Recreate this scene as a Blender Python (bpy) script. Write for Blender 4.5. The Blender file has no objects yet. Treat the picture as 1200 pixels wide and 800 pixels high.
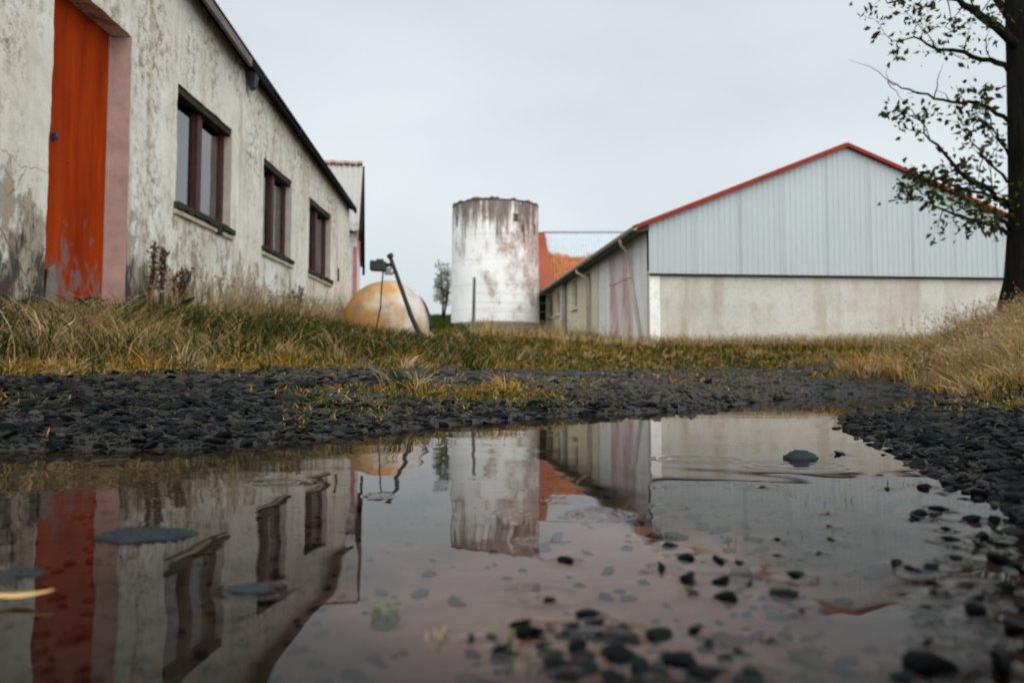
import bpy, bmesh, math, random
import numpy as np
from mathutils import Vector, Matrix, noise as mnoise

random.seed(7); RNG = np.random.default_rng(7)
scene = bpy.context.scene
COL = scene.collection
R = math.radians

# ------------------------------------------------------------------ camera
CAM_H = 0.12; PITCH = R(3.5); FPX = 1000.0; PPY = 375.0     # focal length and principal row of a 1200x800 frame
cam_d = bpy.data.cameras.new('camera'); cam = bpy.data.objects.new('camera', cam_d); COL.objects.link(cam)
cam.location = (0, 0, CAM_H); cam.rotation_euler = (R(90) + PITCH, 0, 0)
cam_d.sensor_width = 36; cam_d.lens = 36 * FPX / 1200; cam_d.shift_y = -(400 - PPY) / 1200
cam_d.clip_start = 0.02; cam_d.clip_end = 3000
cam_d.dof.use_dof = True; cam_d.dof.focus_distance = 1.45; cam_d.dof.aperture_fstop = 7.0
scene.camera = cam
# ------------------------------------------------------------------ sky, sun, exposure
SUN_EL, SUN_AZ = R(46), R(166)      # azimuth clockwise from +Y: behind the camera, a little to the right
w = bpy.data.worlds.new('World'); scene.world = w; w.use_nodes = True
nt = w.node_tree; nt.nodes.clear()
out = nt.nodes.new('ShaderNodeOutputWorld'); bg = nt.nodes.new('ShaderNodeBackground'); bg.inputs[1].default_value = 0.1
nt.links.new(bg.outputs[0], out.inputs[0])
sky = nt.nodes.new('ShaderNodeTexSky'); sky.sky_type = 'NISHITA'; sky.sun_disc = False
sky.sun_elevation = SUN_EL; sky.sun_rotation = SUN_AZ; sky.dust_density = 4; sky.air_density = 1.0
tc = nt.nodes.new('ShaderNodeTexCoord')
mp = nt.nodes.new('ShaderNodeMapping'); mp.inputs['Scale'].default_value = (1.0, 1.0, 2.6)
nt.links.new(tc.outputs['Generated'], mp.inputs[0])
ns = nt.nodes.new('ShaderNodeTexNoise'); ns.inputs['Scale'].default_value = 1.7; ns.inputs['Detail'].default_value = 4; ns.inputs['Roughness'].default_value = 0.45
nt.links.new(mp.outputs[0], ns.inputs['Vector'])
cr = nt.nodes.new('ShaderNodeValToRGB'); cr.color_ramp.elements[0].position = 0.3; cr.color_ramp.elements[1].position = 0.72
cr.color_ramp.elements[0].color = (2.40, 2.66, 2.73, 1); cr.color_ramp.elements[1].color = (3.38, 3.60, 3.66, 1)
nt.links.new(ns.outputs['Fac'], cr.inputs[0])
mx = nt.nodes.new('ShaderNodeMix'); mx.data_type = 'RGBA'; mx.inputs[0].default_value = 0.93      # closed cloud cover over the clear sky
nt.links.new(sky.outputs[0], mx.inputs[6]); nt.links.new(cr.outputs[0], mx.inputs[7]); nt.links.new(mx.outputs[2], bg.inputs[0])
sun_d = bpy.data.lights.new('sun', 'SUN'); sun_d.energy = 1.5; sun_d.angle = R(115); sun_d.color = (1.0, 0.955, 0.88)
sun = bpy.data.objects.new('sun', sun_d); COL.objects.link(sun)
sdir = Vector((math.sin(SUN_AZ) * math.cos(SUN_EL), math.cos(SUN_AZ) * math.cos(SUN_EL), math.sin(SUN_EL)))
sun.rotation_euler = sdir.to_track_quat('Z', 'Y').to_euler(); sun.location = sdir * 60
vs = scene.view_settings; vs.view_transform = 'Standard'; vs.look = 'None'; vs.gamma = 1; vs.exposure = 1.25; vs.use_curve_mapping = False
scene.render.engine = 'CYCLES'
cy = scene.cycles; cy.use_denoising = True; cy.max_bounces = 8; cy.transparent_max_bounces = 12; cy.caustics_reflective = False

# ------------------------------------------------------------------ helpers
def at(px, py, Y):
    """world point at distance Y seen at pixel px,py of the 1200x800 frame (used to read sizes off the photograph)"""
    u = (px - 600) / FPX; v = (PPY - py) / FPX
    s, c = math.sin(PITCH), math.cos(PITCH)
    t = Y / (c - v * s)
    return Vector((u * t, Y, CAM_H + t * (s + v * c)))
def at_x(px, py, X):
    """the same on an upright plane x = X"""
    u = (px - 600) / FPX; v = (PPY - py) / FPX
    s, c = math.sin(PITCH), math.cos(PITCH)
    t = X / u
    return Vector((X, t * (c - v * s), CAM_H + t * (s + v * c)))
def at_w(px, py, z=0.0):
    u = (px - 600) / FPX; v = (PPY - py) / FPX
    s, c = math.sin(PITCH), math.cos(PITCH)
    t = (z - CAM_H) / (s + v * c)
    return Vector((u * t, t * (c - v * s), z))

def tag(o, label=None, cat=None, group=None, kind=None):
    if label: o['label'] = label
    if cat: o['category'] = cat
    if group: o['group'] = group
    if kind: o['kind'] = kind
    return o
def empty(name, loc=(0, 0, 0), rz=0.0):
    o = bpy.data.objects.new(name, None); COL.objects.link(o); o.location = loc; o.rotation_euler = (0, 0, rz); return o
def link_mesh(name, me, mat, parent=None, smooth=False):
    o = bpy.data.objects.new(name, me); COL.objects.link(o)
    if mat is not None and not me.materials: me.materials.append(mat)
    if parent is not None: o.parent = parent
    if smooth: me.shade_smooth()
    return o
def np_mesh(name, V, F):
    """fast mesh from numpy arrays; F is an (n,k) array or list of such arrays"""
    me = bpy.data.meshes.new(name)
    Fs = F if isinstance(F, list) else [F]
    V = np.asarray(V, np.float32)
    me.vertices.add(len(V)); me.vertices.foreach_set('co', V.ravel())
    nl = sum(f.size for f in Fs); nf = sum(len(f) for f in Fs)
    me.loops.add(nl); me.polygons.add(nf)
    me.loops.foreach_set('vertex_index', np.concatenate([f.ravel() for f in Fs]).astype(np.int32))
    tot = np.concatenate([np.full(len(f), f.shape[1], np.int32) for f in Fs])
    st = np.concatenate([[0], np.cumsum(tot)[:-1]]).astype(np.int32)
    me.polygons.foreach_set('loop_start', st)
    me.update(calc_edges=True)
    return me
class MB:
    """collects boxes, prisms, tubes and lathes; build() links them as one mesh object"""
    def __init__(s): s.v = []; s.f = []
    def add(s, vs_, fs_):
        n = len(s.v); s.v += [tuple(p) for p in vs_]; s.f += [tuple(i + n for i in f) for f in fs_]; return s
    def box(s, x0, x1, y0, y1, z0, z1):
        return s.add([(x0, y0, z0), (x1, y0, z0), (x1, y1, z0), (x0, y1, z0), (x0, y0, z1), (x1, y0, z1), (x1, y1, z1), (x0, y1, z1)],
                     [(0, 3, 2, 1), (4, 5, 6, 7), (0, 1, 5, 4), (1, 2, 6, 5), (2, 3, 7, 6), (3, 0, 4, 7)])
    def hexa(s, bottom, top):
        return s.add(list(bottom) + list(top), [(0, 3, 2, 1), (4, 5, 6, 7), (0, 1, 5, 4), (1, 2, 6, 5), (2, 3, 7, 6), (3, 0, 4, 7)])
    def tube(s, pts, rad, n=8, cap=True):
        pts = [Vector(p) for p in pts]; rad = rad if isinstance(rad, (list, tuple)) else [rad] * len(pts)
        rings = []; up = Vector((0.13, 0.21, 0.97))
        for i, p in enumerate(pts):
            d = (pts[min(i + 1, len(pts) - 1)] - pts[max(i - 1, 0)]).normalized()
            a = d.cross(up)
            if a.length < 0.05: a = d.cross(Vector((1, 0, 0)))
            a.normalize(); b = d.cross(a).normalized()
            rings.append([p + (a * math.cos(t) + b * math.sin(t)) * rad[i] for t in [2 * math.pi * k / n for k in range(n)]])
        vs_ = [q for r in rings for q in r]; fs_ = []
        for i in range(len(pts) - 1):
            for k in range(n):
                fs_.append((i * n + k, i * n + (k + 1) % n, (i + 1) * n + (k + 1) % n, (i + 1) * n + k))
        if cap:
            fs_.append(tuple(range(n - 1, -1, -1))); fs_.append(tuple((len(pts) - 1) * n + k for k in range(n)))
        return s.add(vs_, fs_)
    def build(s, name, mat, parent=None, smooth=False, bevel=0.0):
        me = bpy.data.meshes.new(name); me.from_pydata(s.v, [], s.f); me.update()
        o = link_mesh(name, me, mat, parent, smooth)
        if bevel:
            m = o.modifiers.new('bevel', 'BEVEL'); m.width = bevel; m.segments = 2; m.limit_method = 'ANGLE'
        return o

# ---- node materials
class NM:
    def __init__(s, name):
        s.m = bpy.data.materials.new(name); s.m.use_nodes = True; s.t = s.m.node_tree
        s.b = s.t.nodes['Principled BSDF']; s.c = s.t.nodes.new('ShaderNodeTexCoord').outputs['Object']
    def nd(s, typ): return s.t.nodes.new(typ)
    def put(s, sock, v):
        if isinstance(v, bpy.types.NodeSocket): s.t.links.new(v, sock)
        elif isinstance(v, (tuple, list)) and len(v) == 3 and sock.type == 'RGBA': sock.default_value = (*v, 1)
        else: sock.default_value = v
    def mapped(s, scale=(1, 1, 1), rot=(0, 0, 0), loc=(0, 0, 0)):
        n = s.nd('ShaderNodeMapping'); n.inputs['Scale'].default_value = scale; n.inputs['Rotation'].default_value = rot; n.inputs['Location'].default_value = loc
        s.put(n.inputs[0], s.c); return n.outputs[0]
    def noise(s, scale, detail=6, rough=0.6, vec=None, dist=0.0):
        n = s.nd('ShaderNodeTexNoise'); n.inputs['Scale'].default_value = scale; n.inputs['Detail'].default_value = detail
        n.inputs['Roughness'].default_value = rough; n.inputs['Distortion'].default_value = dist
        s.put(n.inputs['Vector'], vec if vec is not None else s.c); return n.outputs['Fac']
    def voro(s, scale, feature='F1', vec=None, out='Distance'):
        n = s.nd('ShaderNodeTexVoronoi'); n.feature = feature; n.inputs['Scale'].default_value = scale
        s.put(n.inputs['Vector'], vec if vec is not None else s.c); return n.outputs[out]
    def ramp(s, fac, stops):
        n = s.nd('ShaderNodeValToRGB'); e = n.color_ramp.elements
        while len(e) < len(stops): e.new(0.5)
        for el, (p, c) in zip(e, stops):
            el.position = p; el.color = (c, c, c, 1) if isinstance(c, (int, float)) else (*c, 1)
        s.put(n.inputs[0], fac); return n.outputs[0]
    def mix(s, fac, a, b, blend='MIX'):
        n = s.nd('ShaderNodeMix'); n.data_type = 'RGBA'; n.blend_type = blend
        s.put(n.inputs[0], fac); s.put(n.inputs[6], a); s.put(n.inputs[7], b); return n.outputs[2]
    def math(s, op, a, b=0.0, clamp=False):
        n = s.nd('ShaderNodeMath'); n.operation = op; n.use_clamp = clamp; s.put(n.inputs[0], a); s.put(n.inputs[1], b); return n.outputs[0]
    def sep(s, axis):
        n = s.nd('ShaderNodeSeparateXYZ'); s.put(n.inputs[0], s.c); return n.outputs[axis]
    def rng(s, v, a, b, c=0.0, d=1.0):
        n = s.nd('ShaderNodeMapRange'); s.put(n.inputs[0], v)
        for i, q in enumerate((a, b, c, d)): n.inputs[1 + i].default_value = q
        return n.outputs[0]
    def attr(s, name, out='Color'):
        n = s.nd('ShaderNodeAttribute'); n.attribute_name = name; return n.outputs[out]
    def bump(s, h, strength=0.4, dist=0.01):
        n = s.nd('ShaderNodeBump'); n.inputs['Strength'].default_value = strength; n.inputs['Distance'].default_value = dist
        s.put(n.inputs['Height'], h); s.put(s.b.inputs['Normal'], n.outputs[0])
    def set(s, color=None, rough=None, metal=None, spec=None):
        if color is not None: s.put(s.b.inputs['Base Color'], color)
        if rough is not None: s.put(s.b.inputs['Roughness'], rough)
        if metal is not None: s.put(s.b.inputs['Metallic'], metal)
        if spec is not None: s.put(s.b.inputs['Specular IOR Level'], spec)
        return s.m

def m_plain(name, c, rough=0.7, var=0.25, scale=8.0, metal=0.0, bump=0.15, spec=0.4):
    n = NM(name); f = n.noise(scale, 6, 0.65)
    lo = tuple(v * (1 - var) for v in c); hi = tuple(min(1, v * (1 + var)) for v in c)
    n.bump(n.noise(scale * 5, 4, 0.6), bump, 0.005)
    return n.set(n.ramp(f, [(0.3, lo), (0.7, hi)]), rough, metal, spec)

def m_plaster():
    n = NM('weathered_plaster')
    z = n.sep(2)
    big = n.noise(0.9, 8, 0.65); fine = n.noise(11, 9, 0.75); mid = n.noise(4.0, 9, 0.7)
    col = n.mix(n.ramp(big, [(0.35, 0.0), (0.65, 1.0)]), (0.70, 0.675, 0.60), (0.83, 0.82, 0.765))
    col = n.mix(n.ramp(mid, [(0.50, 0.0), (0.70, 0.45)]), col, (0.50, 0.445, 0.355))                      # worn limewash
    msk = n.ramp(n.noise(1.6, 4, 0.6, n.mapped((1, 1, 0.6), loc=(1, 8, 3))), [(0.44, 0.12), (0.62, 1.0)])
    col = n.mix(n.math('MULTIPLY', n.ramp(fine, [(0.46, 0.0), (0.60, 0.95)]), msk), col, (0.24, 0.195, 0.135))                    # grime in the pits
    streak = n.noise(1.0, 6, 0.6, n.mapped((3.0, 4.0, 0.45)))
    col = n.mix(n.ramp(streak, [(0.51, 0.0), (0.70, 0.6)]), col, (0.40, 0.32, 0.21))                    # run-off stains
    patch = n.noise(4.2, 10, 0.75, n.mapped((1, 1, 0.7), loc=(3, 1, 0)))
    low = n.rng(z, 0.0, 1.3, 0.24, -0.04)                                                              # limewash flakes more on the lower courses
    flake = n.ramp(n.math('ADD', patch, low), [(0.60, 0.0), (0.65, 1.0)])
    col = n.mix(n.math('MULTIPLY', flake, 0.75), col, n.mix(fine, (0.15, 0.12, 0.085), (0.42, 0.35, 0.25)))
    blotch = n.noise(5.0, 10, 0.8, n.mapped((1, 1, 0.5), loc=(7, 4, 2)))
    low2 = n.rng(z, 0.1, 1.0, 0.25, -0.01)
    black = n.ramp(n.math('ADD', blotch, low2), [(0.66, 0.0), (0.76, 1.0)])
    col = n.mix(n.math('MULTIPLY', black, 0.92), col, (0.035, 0.032, 0.028))                             # black mould spots
    wv = n.nd('ShaderNodeMix'); wv.data_type = 'RGBA'; wv.inputs[0].default_value = 0.16
    nn = n.nd('ShaderNodeTexNoise'); nn.inputs['Scale'].default_value = 4; nn.inputs['Detail'].default_value = 5; n.put(nn.inputs['Vector'], n.c)
    n.put(wv.inputs[6], n.c); n.put(wv.inputs[7], nn.outputs['Color'])
    edge = n.voro(2.2, 'DISTANCE_TO_EDGE', wv.outputs[2])
    cm = n.math('MULTIPLY', n.rng(n.sep(1), -0.15, 0.1, 1.0, 0.0), n.rng(z, 0.5, 1.2, 1.0, 0.0))          # settlement cracks in the panel beside the door
    crack = n.math('MULTIPLY', n.ramp(edge, [(0.0, 1.0), (0.010, 0.0)]), n.math('MULTIPLY', cm, n.ramp(mid, [(0.4, 0.2), (0.5, 1.0)])))
    col = n.mix(crack, col, (0.06, 0.05, 0.04))
    h = n.math('SUBTRACT', n.math('MULTIPLY', fine, -0.6), n.math('ADD', n.math('MULTIPLY', flake, 0.5), crack))
    n.bump(h, 0.7, 0.012)
    return n.set(col, 0.92, 0, 0.15)

def m_concrete(name, c0, c1, stain, streaky=True, amount=0.6):
    n = NM(name)
    col = n.mix(n.ramp(n.noise(0.8, 8, 0.65), [(0.35, 0.0), (0.68, 1.0)]), c0, c1)
    st = n.noise(1.0, 7, 0.65, n.mapped((1.6, 1.6, 0.22) if streaky else (1, 1, 1)))
    col = n.mix(n.ramp(st, [(0.48, 0.0), (0.72, amount)]), col, stain)
    f = n.noise(14, 6, 0.7); col = n.mix(n.ramp(f, [(0.47, 0.0), (0.68, 0.6)]), col, stain); pz = n.noise(2.6, 9, 0.75); col = n.mix(n.ramp(pz, [(0.50, 0.0), (0.66, amount * 0.7)]), col, stain)
    n.bump(f, 0.35, 0.01)
    return n.set(col, 0.9, 0, 0.2)

def m_silo():
    n = NM('stained_silo_whitewash')
    z = n.sep(2)
    col = n.mix(n.ramp(n.noise(0.6, 6, 0.6), [(0.35, 0.0), (0.65, 1.0)]), (0.72, 0.745, 0.75), (0.84, 0.865, 0.875))
    bl = n.noise(0.85, 9, 0.7, n.mapped((1, 1, 0.7), loc=(2.1, 0, 1)))
    up = n.rng(z, 0.0, 6.3, -0.06, 0.07)
    pat = n.ramp(n.math('ADD', n.math('ADD', bl, up), n.rng(n.sep(0), -2.2, 2.2, -0.07, 0.06)), [(0.49, 0.0), (0.60, 1.0)])
    gr = n.noise(7, 8, 0.75)
    col = n.mix(n.math('MULTIPLY', pat, n.ramp(gr, [(0.35, 0.25), (0.6, 1.0)])), col, n.mix(gr, (0.20, 0.13, 0.115), (0.42, 0.33, 0.29)))
    st = n.noise(1.0, 6, 0.7, n.mapped((2.6, 2.6, 0.14), loc=(5, 3, 0)))
    dr = n.ramp(n.math('ADD', st, n.rng(z, 2.2, 6.3, -0.25, 0.16)), [(0.54, 0.0), (0.63, 1.0)])
    col = n.mix(n.math('MULTIPLY', dr, 0.85), col, (0.105, 0.085, 0.07))
    n.bump(gr, 0.4, 0.02)
    return n.set(col, 0.9, 0, 0.2)

def m_door():
    n = NM('worn_red_paint')
    g = n.noise(1.0, 6, 0.6, n.mapped((6, 6, 0.9)))
    col = n.ramp(g, [(0.3, (0.22, 0.021, 0.0012)), (0.55, (0.35, 0.037, 0.0015)), (0.75, (0.43, 0.053, 0.003))])
    z = n.sep(2)
    w_ = n.noise(6.5, 10, 0.78, n.mapped((1, 1, 0.6), loc=(1.3, 0, 0)))
    low = n.rng(z, 0.0, 1.0, 0.16, -0.09)
    wear = n.ramp(n.math('ADD', w_, low), [(0.57, 0.0), (0.65, 0.85)])
    col = n.mix(wear, col, (0.20, 0.14, 0.125))
    sp = n.ramp(n.noise(17, 3, 0.5), [(0.73, 0.0), (0.75, 1.0)]); col = n.mix(n.math('MULTIPLY', sp, 0.7), col, (0.05, 0.02, 0.015))
    n.bump(n.math('SUBTRACT', n.math('MULTIPLY', g, 0.5), wear), 0.4, 0.006)
    return n.set(col, 0.85, 0, 0.08)

def m_rusty(name, paint, rust=(0.36, 0.12, 0.025), t0=0.47, t1=0.56, scale=1.4, rough=0.6, zbias=None, dark=(0.12, 0.05, 0.03)):
    n = NM(name)
    f = n.noise(scale, 9, 0.68)
    if zbias: f = n.math('ADD', f, n.rng(n.sep(2), *zbias))
    g = n.noise(scale * 7, 6, 0.7)
    rc = n.mix(n.ramp(g, [(0.35, 0.0), (0.7, 1.0)]), rust, dark)
    lo = tuple(v * 0.85 for v in paint); col = n.mix(n.ramp(g, [(0.3, 0.0), (0.7, 1.0)]), lo, paint)
    n.bump(g, 0.25, 0.01)
    return n.set(n.mix(n.ramp(f, [(t0, 0.0), (t1, 1.0)]), col, rc), rough, 0, 0.35)

def m_tank():
    n = NM('flaking_tank_paint')
    g = n.noise(9, 8, 0.72); big = n.noise(1.15, 5, 0.6, n.mapped(loc=(0.2, 0, 0.55)))
    col = n.mix(n.ramp(g, [(0.3, 0.0), (0.7, 1.0)]), (0.52, 0.49, 0.45), (0.66, 0.63, 0.58))
    left = n.rng(n.sep(0), -0.8, 0.5, 0.30, -0.05)
    m = n.math('ADD', n.math('ADD', big, left), n.math('MULTIPLY', n.math('SUBTRACT', g, 0.5), 0.25))
    col = n.mix(n.ramp(m, [(0.43, 0.0), (0.60, 0.95)]), col, n.mix(g, (0.40, 0.17, 0.02), (0.58, 0.32, 0.055)))
    pu = n.noise(2.3, 8, 0.7, n.mapped(loc=(4, 1, 2))); col = n.mix(n.ramp(pu, [(0.47, 0.0), (0.62, 0.75)]), col, (0.27, 0.2, 0.18))
    n.bump(g, 0.3, 0.01)
    return n.set(col, 0.75, 0, 0.25)

def m_cladding():
    n = NM('white_profiled_sheet')
    oi = n.nd('ShaderNodeObjectInfo'); col = n.mix(n.noise(0.5, 5, 0.6), (0.38, 0.44, 0.47), (0.435, 0.495, 0.525)); col = n.mix(n.math('MULTIPLY', oi.outputs['Random'], 0.18), col, (0.36, 0.41, 0.44))
    st = n.noise(1.0, 5, 0.6, n.mapped((3, 3, 0.2))); col = n.mix(n.ramp(st, [(0.55, 0.0), (0.8, 0.35)]), col, (0.28, 0.30, 0.30))
    return n.set(col, 0.5, 0, 0.35)

def m_faded_door():
    n = NM('faded_red_door_boards')
    s_ = n.noise(1.0, 8, 0.75, n.mapped((1.1, 1.1, 0.3)))
    col = n.ramp(s_, [(0.40, (0.76, 0.73, 0.73)), (0.50, (0.68, 0.57, 0.57)), (0.64, (0.52, 0.30, 0.29))])
    n.bump(n.noise(20, 4, 0.6, n.mapped((4, 4, 0.3))), 0.3, 0.01)
    return n.set(col, 0.85, 0, 0.2)

def m_glass():
    n = NM('window_glass')
    n.t.nodes.remove(n.b); o = [k for k in n.t.nodes if k.type == 'OUTPUT_MATERIAL'][0]
    gl = n.nd('ShaderNodeBsdfGlossy'); gl.inputs['Roughness'].default_value = 0.03; gl.inputs[0].default_value = (1, 0.98, 0.98, 1)
    tr = n.nd('ShaderNodeBsdfTransparent'); tr.inputs[0].default_value = (0.97, 0.98, 0.98, 1)
    fr = n.nd('ShaderNodeFresnel'); fr.inputs[0].default_value = 2.8
    mxs = n.nd('ShaderNodeMixShader'); n.put(mxs.inputs[0], fr.outputs[0]); n.put(mxs.inputs[1], tr.outputs[0]); n.put(mxs.inputs[2], gl.outputs[0])
    n.put(o.inputs[0], mxs.outputs[0]); return n.m

def m_water():
    n = NM('puddle_water')
    n.t.nodes.remove(n.b); o = [k for k in n.t.nodes if k.type == 'OUTPUT_MATERIAL'][0]
    gl = n.nd('ShaderNodeBsdfGlossy'); gl.inputs['Roughness'].default_value = 0.015; gl.inputs[0].default_value = (0.97, 0.95, 0.94, 1)
    tr = n.nd('ShaderNodeBsdfTransparent'); tr.inputs[0].default_value = (0.80, 0.71, 0.67, 1)           # brown-stained water
    fr = n.nd('ShaderNodeFresnel'); fr.inputs[0].default_value = 1.14
    mxs = n.nd('ShaderNodeMixShader'); n.put(mxs.inputs[0], fr.outputs[0]); n.put(mxs.inputs[1], tr.outputs[0]); n.put(mxs.inputs[2], gl.outputs[0])
    n.put(o.inputs[0], mxs.outputs[0]); return n.m

def m_ground():
    n = NM('earth_and_gravel')
    zone = n.attr('zone')                       # r: gravel, g: turf soil, b: puddle bed
    sp = n.nd('ShaderNodeSeparateColor'); n.put(sp.inputs[0], zone)
    f1 = n.noise(22, 8, 0.7); f2 = n.noise(2.0, 6, 0.6)
    v = n.voro(55, 'F1'); vc = n.voro(55, 'F1', out='Color'); vg = n.nd('ShaderNodeSeparateColor'); n.put(vg.inputs[0], vc)
    grav = n.ramp(vg.outputs[0], [(0.0, (0.003, 0.004, 0.0045)), (0.7, (0.008, 0.0095, 0.010)), (1.0, (0.04, 0.04, 0.038))])
    fine = n.mix(n.ramp(f2, [(0.4, 0.0), (0.6, 1.0)]), grav, (0.013, 0.012, 0.010))
    fine = n.mix(n.math('MULTIPLY', n.attr('zone', 'Alpha'), n.ramp(f1, [(0.3, 0.45), (0.6, 1.0)])), fine, n.mix(vg.outputs[1], (0.085, 0.075, 0.07), (0.21, 0.185, 0.17)))
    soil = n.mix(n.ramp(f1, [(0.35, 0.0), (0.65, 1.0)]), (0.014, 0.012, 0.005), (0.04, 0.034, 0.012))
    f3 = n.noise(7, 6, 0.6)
    bed_refl_pale = n.mix(n.ramp(f3, [(0.35, 0.0), (0.65, 1.0)]), (0.12, 0.090, 0.084), (0.215, 0.163, 0.152))  # pinkish bed tone, brightened to stand in for the sky's reflection
    bed_refl_dark = n.mix(n.ramp(f1, [(0.35, 0.0), (0.7, 1.0)]), (0.005, 0.005, 0.004), (0.026, 0.020, 0.013))  # near-black bed tone painted in for the dark building reflections
    bed = n.mix(n.ramp(n.math('ADD', n.attr('bed_refl_pale', 'Fac'), n.math('MULTIPLY', n.math('SUBTRACT', f3, 0.5), 0.9)), [(0.15, 0.0), (0.75, 1.0)]), bed_refl_dark, bed_refl_pale)      # reddish bed, paled for the reflected sky, blackened for reflected buildings
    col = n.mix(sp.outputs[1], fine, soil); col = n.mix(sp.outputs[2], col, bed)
    n.bump(n.math('ADD', n.math('MULTIPLY', v, -0.7), f1), 0.8, 0.012)
    return n.set(col, n.rng(sp.outputs[1], 0, 1, 0.6, 0.95), 0, 0.3)

def m_stone(name, c, rough=0.5):
    n = NM(name)
    oi = n.nd('ShaderNodeObjectInfo'); f = n.noise(38, 7, 0.7)
    k = n.attr('tone', 'Fac')
    a = n.mix(f, tuple(v * 0.55 for v in c), tuple(v * 1.5 for v in c))
    a = n.mix(n.math('MULTIPLY', oi.outputs['Random'], 0.25), a, (0.010, 0.013, 0.014))
    a = n.mix(n.math('MULTIPLY', k, 0.7), a, (0.058, 0.053, 0.046))
    n.bump(f, 0.5, 0.006)
    return n.set(a, rough, 0, 0.05)

def m_blade():
    n = NM('grass_blades')
    n.t.nodes.remove(n.b); o = [k for k in n.t.nodes if k.type == 'OUTPUT_MATERIAL'][0]
    c = n.attr('col')
    d = n.nd('ShaderNodeBsdfDiffuse'); t = n.nd('ShaderNodeBsdfTranslucent'); n.put(d.inputs[0], c); n.put(t.inputs[0], c)
    mxs = n.nd('ShaderNodeMixShader'); mxs.inputs[0].default_value = 0.3; n.put(mxs.inputs[1], d.outputs[0]); n.put(mxs.inputs[2], t.outputs[0])
    n.put(o.inputs[0], mxs.outputs[0]); return n.m

def m_bark():
    n = NM('dark_wet_bark'); f = n.noise(1.0, 8, 0.7, n.mapped((16, 16, 3)))
    n.bump(f, 0.9, 0.03)
    return n.set(n.ramp(f, [(0.3, (0.004, 0.004, 0.0035)), (0.7, (0.018, 0.017, 0.013))]), 0.9, 0, 0.05)

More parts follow.
